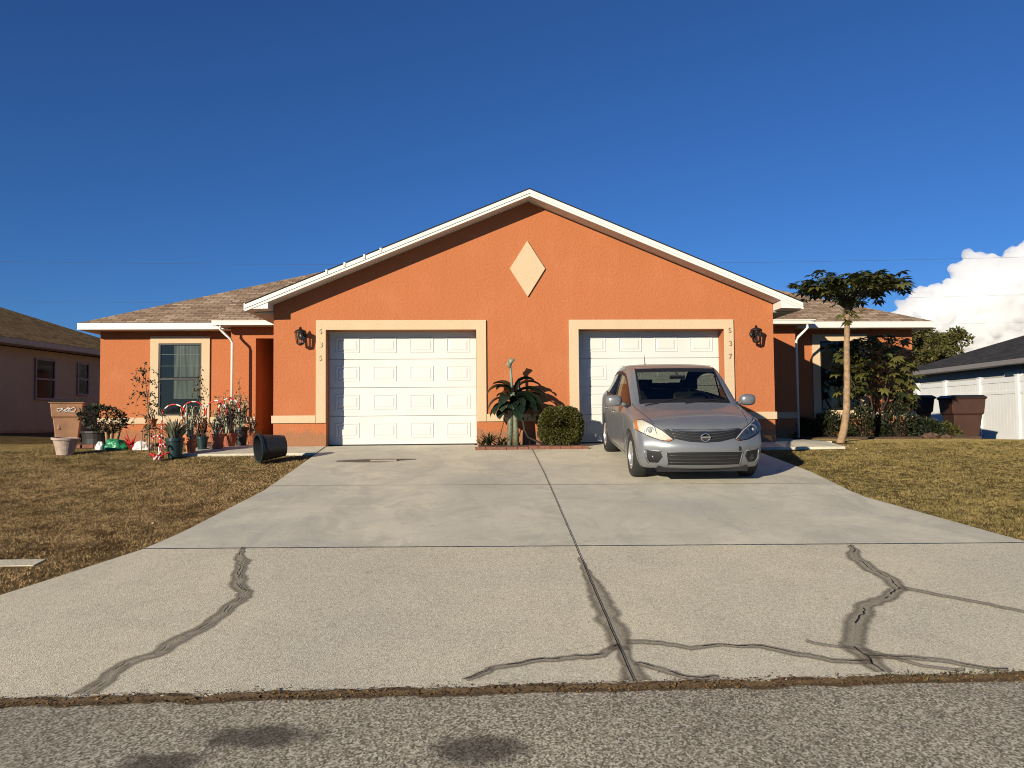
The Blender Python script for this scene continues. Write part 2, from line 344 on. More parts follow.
slab('driveway', -7.384, .0, M['conc'])
slab('driveway_apron', -10.31, -7.386, M['conc2'])
mb = MB(); mb.box(-3.6, -1.0, .0, 1.2, -.15, -.001); mb.box(.99, 3.66, 0.0, 1.2, -.15, -.001)
tag(mb.build('garage_floor', M['conc']), kind='structure')
grid_mesh('road', [-60, -30, -15] + [-8 + i for i in range(17)] + [15, 30, 60], [-17.5, -15, -13, -12, -11, -10.36], lambda x, y: -.972 + .0, M['asphalt'], 'structure')
mb = MB()
walk(mb, -6.0, -3.71, -.90, -.02); mb.box(-5.72, -4.66, -.02, 5.06, -.2, .004); mb.box(-6.0, -5.72, -.02, 2.8, -.2, .004)
tag(mb.build('walkway', M['conc']), kind='structure')
mb = MB(); walk(mb, 3.87, 5.6, -.80, -.02); mb.box(4.66, 5.72, -.02, 5.06, -.2, .004)
tag(mb.build('walkway', M['conc']), kind='structure')
mb = MB(); walk(mb, -14, -4.80, -7.62, -7.42); mb.v = [(a, b_, c - .03) for a, b_, c in mb.v]; tag(mb.build('sidewalk', M['conc2']), kind='structure')

# thin joints and cracks: ribbons lying on the slab, soft-edged by their own across-coordinate
def ribbon_mat(name, col, inner, soft, dens):
    m, nt, b = new_mat(name); at = nt.nodes.new('ShaderNodeAttribute'); at.attribute_name = 'across'
    ab = nt.nodes.new('ShaderNodeMath'); ab.operation = 'ABSOLUTE'; nt.links.new(at.outputs['Fac'], ab.inputs[0])
    w = wpos(nt); nz = noise_t(nt, w, 22, 5, .75); ad = nt.nodes.new('ShaderNodeMath'); ad.operation = 'MULTIPLY_ADD'; nt.links.new(nz, ad.inputs[0]); ad.inputs[1].default_value = .9
    nt.links.new(ab.outputs[0], ad.inputs[2])
    mr = nt.nodes.new('ShaderNodeMapRange'); nt.links.new(ad.outputs[0], mr.inputs[0]); mr.inputs[1].default_value = inner; mr.inputs[2].default_value = inner + soft; mr.inputs[3].default_value = dens; mr.inputs[4].default_value = 0
    nt.links.new(mr.outputs[0], b.inputs['Alpha'])
    nt.links.new(ramp(nt, noise_t(nt, w, 90, 3, .7), [(.3, [x * .6 for x in col]), (.7, [x * 1.4 for x in col])]), b.inputs['Base Color'])
    b.inputs['Roughness'].default_value = .9; b.inputs['Specular IOR Level'].default_value = .1; return m
M['seal'] = ribbon_mat('crack_stain', (.21, .17, .125), .95, .5, .75)
def seal_profile(m):
    nt = m.node_tree; b = nt.nodes['Principled BSDF']; mr = b.inputs['Alpha'].links[0].from_node; src = mr.inputs[0].links[0].from_node; src.inputs[1].default_value = .55
    al = ramp(nt, src.outputs[0], [(.2, .30), (.6, .36), (.88, .62), (1.0, .55)]); fd = nt.nodes.new('ShaderNodeMapRange'); nt.links.new(src.outputs[0], fd.inputs[0]); fd.inputs[1].default_value = .92; fd.inputs[2].default_value = 1.32; fd.inputs[3].default_value = 1; fd.inputs[4].default_value = 0
    mu = nt.nodes.new('ShaderNodeMath'); mu.operation = 'MULTIPLY'; nt.links.new(al, mu.inputs[0]); nt.links.new(fd.outputs[0], mu.inputs[1]); nt.links.new(mu.outputs[0], b.inputs['Alpha'])
seal_profile(M['seal'])
M['hairline'] = ribbon_mat('broken_hairline', (.015, .012, .009), .9, .25, 1)
nt = M['hairline'].node_tree; b = nt.nodes['Principled BSDF']; q_ = b.inputs['Alpha'].links[0].from_socket
mu = nt.nodes.new('ShaderNodeMath'); mu.operation = 'MULTIPLY'; nt.links.new(q_, mu.inputs[0]); nt.links.new(ramp(nt, noise_t(nt, wpos(nt), 5, 3, .6), [(.44, .12), (.50, 1)]), mu.inputs[1]); nt.links.new(mu.outputs[0], b.inputs['Alpha'])
M['crack'] = ribbon_mat('open_crack', (.020, .015, .010), .9, .25, 1)
M['jointdirt'] = ribbon_mat('joint_dirt', (.05, .04, .03), .7, .5, .9)
M['vergedirt'] = ribbon_mat('verge_dirt', (.15, .10, .055), .85, .4, 1)
M['wet'] = ribbon_mat('wet_stain', (.16, .13, .10), .8, .6, .75)
def ribbon(name, pts, wid, mat, lift, jitter=0., step=.04, zf=profile, kind='structure', parent=None, seed=0):
    P = [Vector(p) for p in pts]; out = []
    for a, b_ in zip(P[:-1], P[1:]):
        n = max(1, int((b_ - a).length / step)); out += [a + (b_ - a) * (i / n) for i in range(n)]
    out.append(P[-1]); k = len(out); mb = MB(); vals = []
    W = wid if isinstance(wid, (list, tuple)) else [wid] * 2
    for i, p in enumerate(out):
        d = (out[min(i + 1, k - 1)] - out[max(i - 1, 0)]).normalized(); nn = Vector((-d.y, d.x)); t = i / (k - 1)
        q = p + nn * (noise.noise(Vector((p.x * 5 + seed, p.y * 5, 9))) * jitter + noise.noise(Vector((p.x * 17, p.y * 17, seed))) * jitter * .5)
        ww = float(np.interp(t, np.linspace(0, 1, len(W)), W))
        for s in (-1, -.5, 0, .5, 1): r = q + nn * (s * ww); mb.v.append((r.x, r.y, zf(r.y) + lift)); vals.append(s)
    for i in range(k - 1):
        for j in range(4): mb.f.append((i * 5 + j, i * 5 + j + 1, (i + 1) * 5 + j + 1, (i + 1) * 5 + j)); mb.mi.append(0)
    o = mb.build(name, mat); a = o.data.attributes.new('across', 'FLOAT', 'POINT'); a.data.foreach_set('value', vals)
    tag(o, kind=kind); return o
CR = {
'A': [[-3.16,-7.23],[-3.0,-7.83],[-2.9,-8.3],[-2.76,-8.54],[-2.76,-8.77],[-2.78,-8.99],[-2.8,-9.18],[-2.85,-9.33],[-2.9,-9.5],[-2.95,-9.68],[-3.04,-9.83],[-3.1,-10.02],[-3.12,-10.12],[-3.12,-10.27]],
'L': [[-.17,-9.76],[-.3,-9.9],[-.49,-9.94],[-.73,-10.0],[-.93,-10.05],[-1.1,-10.22]],
'C': [[-.13,-7.75],[-.13,-8.3],[-.14,-8.9],[-.14,-9.4],[-.16,-9.85]],
'R': [[-.15,-9.78],[-.17,-10.0],[-.17,-10.28]],
'E': [[-.11,-9.71],[.09,-9.77],[.26,-9.83],[.45,-9.81],[.69,-9.85],[.88,-9.99],[1.02,-10.07],[1.25,-10.12]],
'F': [[-.12,-10.05],[0,-10.16],[.14,-10.26],[.3,-10.28]],
'G': [[2.41,-7.52],[2.22,-7.98],[2.2,-8.28],[2.2,-8.56],[2.14,-8.81],[1.93,-9.02],[1.69,-9.18],[1.52,-9.41],[1.39,-9.63],[1.26,-9.84],[1.25,-10.0],[1.23,-10.26]],
'H': [[2.16,-8.76],[2.31,-8.91],[2.49,-9.1],[2.73,-9.33],[3.1,-9.6]],
'I': [[1.24,-10.03],[1.45,-10.05],[1.65,-10.12],[1.77,-10.21],[1.95,-10.29]],
'J': [[1.0,-9.78],[1.2,-9.9],[1.35,-10.0],[1.5,-10.2],[1.7,-10.27]]}
WD = {'A': [.015,.03,.06,.045,.05,.06,.05,.055,.05,.05,.06,.05,.05,.06], 'L': [.03,.05,.045,.04,.04,.03], 'C': [.015,.05,.095,.10,.08], 'R': [.05,.055,.10], 'E': [.05,.045,.04,.03,.045,.05,.045,.045],
      'F': .04, 'G': [.02,.05,.06,.06,.06,.05,.055,.06,.07,.06,.07,.05], 'H': [.05,.045,.04,.035], 'I': [.05,.045,.045,.035], 'J': .03}
for i, (k, p) in enumerate(CR.items()):
    ribbon('crack_sealer', p, [x_ * (1.35 if k in 'AG' else 1.0) for x_ in (WD[k] if isinstance(WD[k], list) else [WD[k], WD[k]])], M['seal'], .003 + .0006 * i, .035, seed=i)
    if k in 'ALEGFI': ribbon('crack', p, .0065, M['hairline'], .011, .035, .02, seed=i)
ribbon('slab_joint', [(-4.06, -7.225), (-.11, -7.385), (4.15, -7.545)], .012, M['crack'], .009, .006)
ribbon('slab_joint', [(-3.7, -4.0), (.1, -4.2), (3.8, -4.36)], .010, M['jointdirt'], .004, .004)
ribbon('slab_joint', [(0.01, -.62), (-.02, -3.41), (-.11, -7.36), (-.16, -9.3), (-.18, -10.3)], .0065, M['crack'], .010, .003)
ribbon('verge_dirt', [(-9, -10.345), (9, -10.345)], .08, M['vergedirt'], 0, .05, zf=lambda y: -.957 if y > -10.34 else -.9685)
ribbon('wet_stain', [(-3.2, -1.86), (-2.6, -1.84), (-1.95, -1.72)], [.08, .26, .22, .06], M['wet'], .004, .03)
mb = MB(); mb.box(-2.66, -2.24, -1.93, -1.66, profile(-1.8) - .03, profile(-1.8) + .014)
tag(mb.build('concrete_paver', M['rust'], bevel=.008), 'flat concrete paver lying on a damp stain before the left garage door', 'paver')

# ------------------------------------------------------------------ duplex
H = thing('duplex_house', 'orange stucco duplex with a wide front gable and two white garage doors', 'house', (0, 0, 0))
AX, AZ, SL = .03, 4.66, .413       # gable apex
def gtop(x): return AZ - SL * abs(x - AX)
T = .32
mb = MB()
for a, b_ in ((-4.65, -3.70), (-.95, .95), (3.70, 4.65)): mb.box(a, b_, 0, T, -.35, 2.13)
mb.prism_y([(-4.65, 2.13), (4.65, 2.13), (4.65, gtop(4.65) - .132), (AX, AZ - .132), (-4.65, gtop(-4.65) - .132)], 0, T)
mb.box(-4.65, -4.45, T, 9, -.35, 2.6); mb.box(4.45, 4.65, T, 9, -.35, 2.6)
mb.build('garage_wall', M['orange'], H)
mb = MB(); mb.box(-9.28, -5.81, 3.4, 3.6, -.35, 2.50); mb.box(-9.28, -9.08, 3.6, 15.5, -.35, 2.5); mb.box(-5.99, -5.81, 3.6, 5.1, -.35, 2.5); mb.box(-5.81, -4.65, 5.1, 5.25, -.35, 2.5)
mb.build('wing_wall', M['orange'], H)
mb = MB(); mb.box(5.81, 9.28, 3.4, 3.6, -.35, 2.50); mb.box(9.08, 9.28, 3.6, 15.5, -.35, 2.5); mb.box(5.81, 5.99, 3.6, 5.1, -.35, 2.5); mb.box(4.65, 5.81, 5.1, 5.25, -.35, 2.5)
mb.build('wing_wall', M['orange'], H)
mb = MB(); mb.box(-9.08, 9.08, 15.3, 15.5, -.35, 2.5); mb.build('rear_wall', M['orange'], H)
for s in (-1, 1):      # entry doors inside the porches
    mb = MB(); mb.box(-5.68 * s if s > 0 else 4.78, -4.78 * s if s > 0 else 5.68, 5.06, 5.1, .02, 2.08)
    d = mb.build('entry_door', M['brown_door'], H)
# roofs with UVs in metres for the shingle courses
def roof_poly(name, quads, mat, parent, thick=.04):
    mb = MB(); uvs = []
    for q in quads:
        q = [Vector(p) for p in q]; n = (q[1] - q[0]).cross(q[-1] - q[0]).normalized()
        if n.z < 0: q = q[::-1]; n = -n
        base = len(mb.v); mb.v += [tuple(p) for p in q] + [tuple(p - n * thick) for p in q]; k = len(q)
        hd = Vector((0, 0, 1)).cross(n).normalized(); ud = n.cross(hd)
        mb.f.append(tuple(base + i for i in range(k))); uvs += [(p.dot(hd), p.dot(ud)) for p in q]
        mb.f.append(tuple(base + k + i for i in reversed(range(k)))); uvs += [(0, 0)] * k
        for i in range(k):
            mb.f.append((base + i, base + k + i, base + k + (i + 1) % k, base + (i + 1) % k)); uvs += [(0, 0)] * 4
    mb.mi = [0] * len(mb.f); me = bpy.data.meshes.new(name); me.from_pydata(mb.v, [], mb.f); me.materials.append(mat)
    uv = me.uv_layers.new(name='UVMap'); uv.data.foreach_set('uv', [c for u in uvs for c in u]); me.update()
    return link(name, me, parent)
ex, ey0, ey1, ez, P = 9.56, 2.95, 15.95, 2.63, .44
hd = (ey1 - ey0) / 2; rz = ez + P * hd; ry = ey0 + hd
roof_poly('main_roof', [[(-ex, ey0, ez), (ex, ey0, ez), (ex - hd, ry, rz), (-ex + hd, ry, rz)], [(ex, ey1, ez), (-ex, ey1, ez), (-ex + hd, ry, rz), (ex - hd, ry, rz)],
    [(-ex, ey1, ez), (-ex, ey0, ez), (-ex + hd, ry, rz)], [(ex, ey0, ez), (ex, ey1, ez), (ex - hd, ry, rz)]], M['shingle'], H)
gx = 5.06
roof_poly('gable_roof', [[(-gx, -.42, gtop(-gx) + .012), (AX, -.42, AZ + .012), (AX, 7.5, AZ + .012), (-gx, 7.5, gtop(-gx) + .012)], [(AX, -.42, AZ + .012), (gx, -.42, gtop(gx) + .012), (gx, 7.5, gtop(gx) + .012), (AX, 7.5, AZ + .012)]], M['shingle'], H, .03)
pz, pe = 2.605, 2.45
for s in (-1, 1):
    roof_poly('porch_roof', [[(s * 6.52, pe, pz), (s * 4.9, pe, pz), (s * 4.9, 4.3, pz + .44 * 1.85 + .03), (s * 6.52, 4.3, pz + .44 * 1.85 + .03)]], M['shingle'], H)
# rake boards, soffits, eave boards
def plate(name, x0, x1, z0, z1, y, mat=M['cream'], d=.035): mb = MB(); mb.box(x0, x1, y - d, y + .002, z0, z1); return mb.build(name, mat, H, bevel=.006)
def rake(x0, x1):
    mb = MB()
    for (dz0, dz1, y0, y1) in ((-.025, -.085, -.425, -.38), (-.085, -.135, -.412, -.365)):
        a0, a1 = gtop(x0), gtop(x1); mb.prism_y([(x0, a0 + dz0 + .01), (x1, a1 + dz0 + .01), (x1, a1 + dz1), (x0, a0 + dz1)], y0, y1)
    return mb
rake(-gx, AX).build('rake_board', M['white'], H); rake(AX, gx).build('rake_board', M['white'], H)
for x0, x1 in ((-gx, AX), (AX, gx)):
    mb = MB(); mb.prism_y([(x0, gtop(x0) - .115), (x1, gtop(x1) - .115), (x1, gtop(x1) - .13), (x0, gtop(x0) - .13)], -.363, .002); mb.build('gable_soffit', M['soffit'], H)
for s in (-1, 1):
    xo, xi = s * gx, s * 4.655
    mb = MB(); mb.prism_y([(xo, gtop(xo) - .04), (xi, gtop(xi) - .12), (xi, 2.475), (xo, 2.465)], -.40, -.002); mb.build('eave_return', M['white'], H)
    mb = MB(); mb.box(min(s * 5.03, s * 5.08), max(s * 5.03, s * 5.08), -.4, 3.3, 2.45, 2.57); mb.build('fascia', M['white'], H)
    mb = MB(); mb.box(min(s * 4.65, s * 5.03), max(s * 4.65, s * 5.03), -.015, 3.3, 2.445, 2.46); mb.build('eave_soffit', M['soffit'], H)
    # wing eaves
    a, b_ = sorted((s * ex, s * 6.35))
    mb = MB(); mb.box(a, b_, ey0 - .02, ey0 + .02, 2.485, 2.625); mb.build('fascia', M['white'], H)
    mb = MB(); a, b_ = sorted((s * (ex + .02), s * (ex - .02))); mb.box(a, b_, ey0 + .022, ey1, 2.485, 2.625); mb.build('fascia', M['white'], H)
    a, b_ = sorted((s * (ex - .02), s * 6.15)); mb = MB(); mb.box(a, b_, ey0 + .02, 3.4, 2.49, 2.505); a, b_ = sorted((s * (ex - .02), s * 9.28)); mb.box(a, b_, 3.4, ey1, 2.49, 2.505); mb.build('eave_soffit', M['soffit'], H)
    # porch gutter, beam, ceiling, downspout
    a, b_ = sorted((s * 6.52, s * 5.1)); mb = MB()
    mb.prism_z([(a, 2.36), (b_, 2.36), (b_, 2.455), (a, 2.455)], 2.51, 2.595); mb.box(a, b_, 2.345, 2.362, 2.575, 2.605); mb.build('gutter', M['white'], H)
    a, b_ = sorted((s * 5.72, s * 4.66)); mb = MB(); mb.box(a, b_, 2.82, 2.98, 2.27, 2.52); mb.build('porch_beam', M['orange'], H)
    a, b_ = sorted((s * 6.25, s * 5.72)); mb = MB(); mb.box(a, b_, 2.82, 3.397, -.3, 2.52); mb.build('porch_wall', M['orange'], H)
    plate('band_trim', a, b_, .43, .57, 2.82, d=.03)
    a, b_ = sorted((s * 6.5, s * 4.66)); mb = MB(); mb.box(a, b_, 2.46, 2.98, 2.521, 2.532); a, b_ = sorted((s * 5.80, s * 4.66)); mb.box(a, b_, 2.985, 5.1, 2.5, 2.52); mb.build('porch_ceiling', M['soffit'], H)
    mb = MB(); mb.tube([(s * 6.36, 2.41, 2.52), (s * 6.36, 2.41, 2.43), (s * 6.30, 2.42, 2.36), (s * 6.15, 2.44, 2.22), (s * 6.12, 2.45, 2.14), (s * 6.12, 2.45, .0)], .028, 10); mb.build('downspout', M['white'], H, smooth=True)
    mb = MB(); mb.tube([(s * 4.98, 3.0, 2.5), (s * 4.98, 3.0, 2.2)], .004, 5, M['black_metal']); mb.lathe([(.0, .26), (.05, .24), (.055, .05), (.03, .0), (0, 0)], Matrix.Translation((s * 4.98, 3.0, 1.98)), 12, M['white']); mb.build('porch_lamp', M['white'], H)
# stucco trims
for a, b_ in ((-3.88, -.77), (.77, 3.88)):
    mb = MB(); mb.prism_y([(a, .43), (a + .18, .43), (a + .18, 2.13), (b_ - .18, 2.13), (b_ - .18, .43), (b_, .43), (b_, 2.31), (a, 2.31)], -.036, .002); mb.build('door_trim', M['cream'], H, bevel=.006)
for a, b_ in ((-4.68, -3.885), (-.765, .765), (3.885, 4.68)): plate('band_trim', a, b_, .43, .57, 0, d=.03)
for a, b_ in ((-9.31, -8.20), (-6.86, -5.81), (6.86, 6.86 + .001), (8.2, 9.31)):
    if b_ - a > .1: plate('band_trim', a, b_, .43, .57, 3.4, d=.03)
mb = MB(); mb.prism_y([(AX - .02 - .33, 3.265), (AX - .02, 2.74), (AX - .02 + .33, 3.265), (AX - .02, 3.79)], -.035, .002); mb.build('diamond_ornament', M['cream'], H, bevel=.006)
# garage doors: four sections of four raised panels
def garage_door(x0, x1):
    w = x1 - x0; root = MB(); root.box(x0, x1, T + .02, T + .05, .012, 2.15)
    for r in range(4):
        z0 = .015 + r * .5325; root.box(x0 + .002, x1 - .002, T, T + .022, z0 + .006, z0 + .5265)
    d = root.build('garage_door', M['door_white'], H, bevel=.003)
    for r in range(4):
        z0 = .015 + r * .5325 + .125
        for c in range(4):
            cx = x0 + w * (.125 + .25 * c) ; mb = MB(); hw, hh = .222, .142
            fr = [(-hw, -hh), (hw, -hh), (hw, hh), (-hw, hh)]; ins = .022; ins2 = .05
            def rg(i, y): return [(cx + sx * (hw - i), y, z0 + .14 + sz * (hh - i)) for sx, sz in ((-1, -1), (1, -1), (1, 1), (-1, 1))]
            vs = rg(0, T + .0005) + rg(.004, T - .010) + rg(.018, T - .010) + rg(.030, T + .001) + rg(.040, T + .001) + rg(.066, T - .009)
            fs = [(4 * k + i, 4 * k + (i + 1) % 4, 4 * k + 4 + (i + 1) % 4, 4 * k + 4 + i) for k in range(5) for i in range(4)] + [(20, 21, 22, 23)]
            mb.add(vs, fs); mb.build('raised_panel', M['door_white'], d)
    mb = MB(); mb.box(x0, x1, T - .004, T + .02, -.004, .022); mb.build('weather_seal', M['black'], d)
garage_door(-3.70, -.95); garage_door(.95, 3.70)
for x0 in (-3.70, .95): mb = MB(); mb.box(x0, x0 + 2.75, T - .03, T - .003, 2.085, 2.13); mb.build('head_stop', M['white'], H)
# house numbers
def text_mesh(name, txt, size, M4, mat, parent, depth=.004, local=False):
    cu = bpy.data.curves.new(name, 'FONT'); cu.body = txt; cu.size = size; cu.extrude = depth; cu.align_x = 'CENTER'; cu.align_y = 'CENTER'
    to = bpy.data.objects.new(name, cu); COL.objects.link(to); dg = bpy.context.evaluated_depsgraph_get(); me = bpy.data.meshes.new_from_object(to.evaluated_get(dg)); bpy.data.objects.remove(to)
    me.transform(M4); me.materials.clear(); me.materials.append(mat); return link(name, me, parent, local)
R90 = Matrix.Rotation(PI / 2, 4, 'X')
for xx, digits in ((-3.80, '535'), (3.80, '537')):
    for k, ch in enumerate(digits):
        text_mesh('house_number', ch, .135, Matrix.Translation((xx + .01 * (k % 2), -.045, 2.10 - k * .245)) @ R90, M['brass'], H, .006)
# wall lanterns
def wall_lantern(x, z):
    mb = MB(); mb.lathe([(0, 0), (.055, 0), (.06, .012), (.03, .03), (0, .03)], Matrix.Translation((x, 0, z)) @ Matrix.Rotation(PI / 2, 4, 'X'), 16)
    mb.tube([(x, -.02, z), (x, -.09, z + .03), (x, -.14, z + .10), (x, -.15, z + .115)], .011, 8)
    L = Matrix.Translation((x, -.15, z - .12))
    mb.lathe([(0, .235), (.015, .23), (.02, .205), (.07, .185), (.085, .165), (.085, .158), (.0, .158)], L, 14)
    mb.lathe([(0, -.03), (.02, -.02), (.05, -.005), (.055, .01), (0, .012)], L, 14)
    for k in range(6): t = k * PI / 3; mb.tube([(x + .052 * math.cos(t), -.15 + .052 * math.sin(t), z - .11), (x + .078 * math.cos(t), -.15 + .078 * math.sin(t), z + .04)], .005, 5)
    mb.v = [(x + (a - x) * 1.3, b_ * 1.15, z + (c - z) * 1.3) for a, b_, c in mb.v]
    o = mb.build('wall_lantern', M['black_metal'], H, smooth=True)
    g = MB(); g.lathe([(.045, .012), (.07, .155)], L, 14); g.v = [(x + (a - x) * 1.3, b_ * 1.15, z + (c - z) * 1.3) for a, b_, c in g.v]; g.build('lamp_glass', M['lens'], o)
wall_lantern(-4.13, 2.02); wall_lantern(4.26, 2.03)
# windows of the wings
def wing_window(x0, x1, curtain=True):
    z0, z1 = .61, 2.22
    mb = MB(); mb.prism_y([(x0 - .18, .43), (x1 + .18, .43), (x1 + .18, 2.40), (x0 - .18, 2.40), (x0 - .18, z0), (x0, z0), (x0, z1), (x1, z1), (x1, z0 - .001), (x0 - .18, z0 - .001)], 3.362, 3.402)
    mb = MB()
    for b4 in ((x0 - .18, x0, z0, z1), (x1, x1 + .18, z0, z1), (x0 - .18, x1 + .18, z1, 2.38), (x0 - .18, x1 + .18, .43, z0)): mb.box(b4[0], b4[1], 3.362, 3.402, b4[2], b4[3])
    mb.build('window_trim', M['cream'], H)
    mb = MB()
    for b4 in ((x0, x0 + .04, z0, z1), (x1 - .04, x1, z0, z1), (x0 + .04, x1 - .04, z1 - .04, z1), (x0 + .04, x1 - .04, z0, z0 + .04), (x0 + .04, x1 - .04, 1.40, 1.45)): mb.box(b4[0], b4[1], 3.372, 3.399, b4[2], b4[3])
    w = mb.build('window', M['black_metal'], H)
    mb = MB(); mb.box(x0 + .03, x1 - .03, 3.386, 3.39, z0 + .03, z1 - .03); mb.build('window_pane', M['wglass'], w)
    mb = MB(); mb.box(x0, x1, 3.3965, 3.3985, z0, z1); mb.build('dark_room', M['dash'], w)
    if curtain:
        mb = MB(); mb.box(x0 + .33, x1 - .05, 3.392, 3.394, 1.47, z1 - .05); mb.build('curtain', M['curtain'], w)
        mb = MB(); mb.box(x0 + .33, x1 - .05, 3.392, 3.3945, .98, 1.40, M['curtain']); mb.build('curtain', simple('dim_curtain', (.07, .07, .06)), w)
        mb = MB()
        for k in range(1, 3): mb.box(x0 + .04, x1 - .04, 3.3905, 3.3915, 1.45 + .26 * k, 1.458 + .26 * k)
        mb.box((x0 + x1) / 2 - .004, (x0 + x1) / 2 + .004, 3.3905, 3.3915, 1.45, z1 - .04); mb.build('muntin', M['white'], w)
wing_window(-8.0, -7.06); wing_window(7.06, 8.0, False)
# small clips left on the rake
for x in (-3.62, -3.30, -2.95, -2.66): mb = MB(); mb.box(x - .018, x + .018, -.44, -.40, gtop(x) - .06, gtop(x) + .012); mb.build('light_clip', M['white'], H)
# roof vent pipe stubs
for x, y in ((-7.0, 5.6), (7.6, 6.8)): mb = MB(); mb.lathe([(0, .3), (.04, .3), (.04, -.2)], Matrix.Translation((x, y + 3, ez + P * (y + 3 - ey0))), 10); 

# ------------------------------------------------------------------ neighbours
def house_frame(px, py, ang): return Matrix.Translation((px, py, 0)) @ Matrix.Rotation(ang, 4, 'Z')
def add_box_M(name, M4, x0, x1, y0, y1, z0, z1, mat, parent, bevel=0): mb = MB(); mb.box(x0, x1, y0, y1, z0, z1, None, M4); return mb.build(name, mat, parent, bevel=bevel)
# left: wall facing +X ; local frame: x=0 wall plane, y along wall
A = Vector((-14.4, 7.9)); B = Vector((-13.75, 12.5)); ang = math.atan2(B.y - A.y, B.x - A.x) - PI / 2
LM = house_frame(A.x, A.y, ang)
LH = thing('neighbour_house', 'tan house in shade at the left edge with a reddish brown roof', 'house', (-18, 9, .2))
y_a, y_b, base = -3.5, 8.3, .18
zs = base + .02
mb = MB(); mb.box(-9, 0, y_a, y_b, -.3, 2.66, None, LM); mb.build('wall', M['tan_wall'], LH)
e = .5; lz = 2.86
def TP(Mx, x, y, z): v = Mx @ Vector((x, y, z)); return (v.x, v.y, v.z)
hw = (9 + 2 * e) / 2; L0, L1 = y_a - e, y_b + e
pk = lz + .40 * hw
cs = [(-9 - e, L0), (e, L0), (e, L1), (-9 - e, L1)]
r0, r1 = (-4.5, L0 + hw), (-4.5, L1 - hw)
Q = lambda x, y, z: TP(LM, x, y, z)
roof_poly('roof', [[Q(*cs[1], lz), Q(*cs[2], lz), Q(*r1, pk), Q(*r0, pk)], [Q(*cs[0], lz), Q(*cs[1], lz), Q(*r0, pk)], [Q(*cs[2], lz), Q(*cs[3], lz), Q(*r1, pk)], [Q(*cs[3], lz), Q(*cs[0], lz), Q(*r0, pk), Q(*r1, pk)]], M['shingle_red'], LH)
mb = MB(); mb.box(e - .02, e + .02, L0, L1, lz - .17, lz - .01, None, LM); mb.box(-9 - e, e, L0 - .02, L0 + .02, lz - .17, lz - .01, None, LM); mb.build('fascia', simple('tan_fascia', (.30, .29, .20)), LH)
mb = MB(); mb.box(0, e - .02, L0 + .02, L1, lz - .17, lz - .155, None, LM); mb.build('eave_soffit', M['soffit'], LH)
def side_window(Mx, y, z0, z1, w, parent, x=0.):
    mb = MB()
    for b4 in ((y, y + .06, z0, z1), (y + w - .06, y + w, z0, z1), (y + .06, y + w - .06, z1 - .06, z1), (y + .06, y + w - .06, z0, z0 + .06), (y + .06, y + w - .06, (z0 + z1) / 2 - .02, (z0 + z1) / 2 + .03)): mb.box(x - .01, x + .05, b4[0], b4[1], b4[2], b4[3], None, Mx)
    o = mb.build('window', simple('dull_frame', (.22, .20, .18)), parent)
    mb = MB(); mb.box(x - .01, x + .015, y + .05, y + w - .05, z0 + .05, z1 - .05, None, Mx); mb.build('window_pane', simple('dark_pane', (.012, .012, .014), .1, spec=.12), o)
side_window(LM, 1.95, 1.16, 2.42, .92, LH); side_window(LM, 3.95, 1.35, 2.42, .62, LH); side_window(LM, -1.2, 1.1, 2.42, .92, LH)
# right neighbour: side wall along the fence line
A = Vector((16.4, 9.6)); ang2 = -math.radians(-1.0)
RM = house_frame(16.6, 9.5, math.radians(-5))
RH = thing('neighbour_house', 'low grey house with a dark shingle roof behind the white fence', 'house', (20, 12, -.3))
mb = MB(); mb.box(.45, 11, -8, 9, -.6, 2.12, None, RM); mb.build('wall', M['grey_wall'], RH)
cs = [(-.1, -8.5), (11.5, -8.5), (11.5, 9.5), (-.1, 9.5)]; hw = 5.8; lz = 2.28; pk = lz + .36 * hw; r0, r1 = (5.7, -8.5 + hw), (5.7, 9.5 - hw)
Q = lambda x, y, z: TP(RM, x, y, z)
roof_poly('roof', [[Q(*cs[0], lz), Q(*cs[1], lz), Q(*r0, pk)], [Q(*cs[1], lz), Q(*cs[2], lz), Q(*r1, pk), Q(*r0, pk)], [Q(*cs[2], lz), Q(*cs[3], lz), Q(*r1, pk)], [Q(*cs[3], lz), Q(*cs[0], lz), Q(*r0, pk), Q(*r1, pk)]], M['shingle_dark'], RH)
mb = MB(); mb.box(-.13, -.09, -8.5, 9.5, lz - .16, lz - .01, None, RM); mb.build('fascia', simple('grey_fascia', (.22, .20, .19)), RH)
mb = MB(); mb.box(-.09, .45, -8.5, 9.5, lz - .16, lz - .145, None, RM); mb.build('eave_soffit', M['soffit'], RH)
mb = MB(); mb.box(.40, .47, 1.1, 2.15, 1.35, 1.95, None, RM); w_ = mb.build('window', simple('white_frame', (.4, .4, .4)), RH)
mb = MB(); mb.box(.38, .41, 1.18, 2.07, 1.41, 1.89, None, RM); mb.build('window_pane', simple('dark_pane2', (.012, .012, .014), .05), w_)
BM = house_frame(25.5, 27, math.radians(-5))
BH = thing('neighbour_house', 'brown roofed house farthest back on the right beyond the grey house', 'house', (25, 30, -.3))
mb = MB(); mb.box(.5, 12, 0, 10, -.6, 2.4, None, BM); mb.build('wall', M['tan_wall'], BH)
cs = [(0, -.5), (12.5, -.5), (12.5, 10.5), (0, 10.5)]; hw = 5.5; lz = 2.6; pk = lz + .42 * hw; r0, r1 = (hw, 5), (12.5 - hw, 5)
Q = lambda x, y, z: TP(BM, x, y, z)
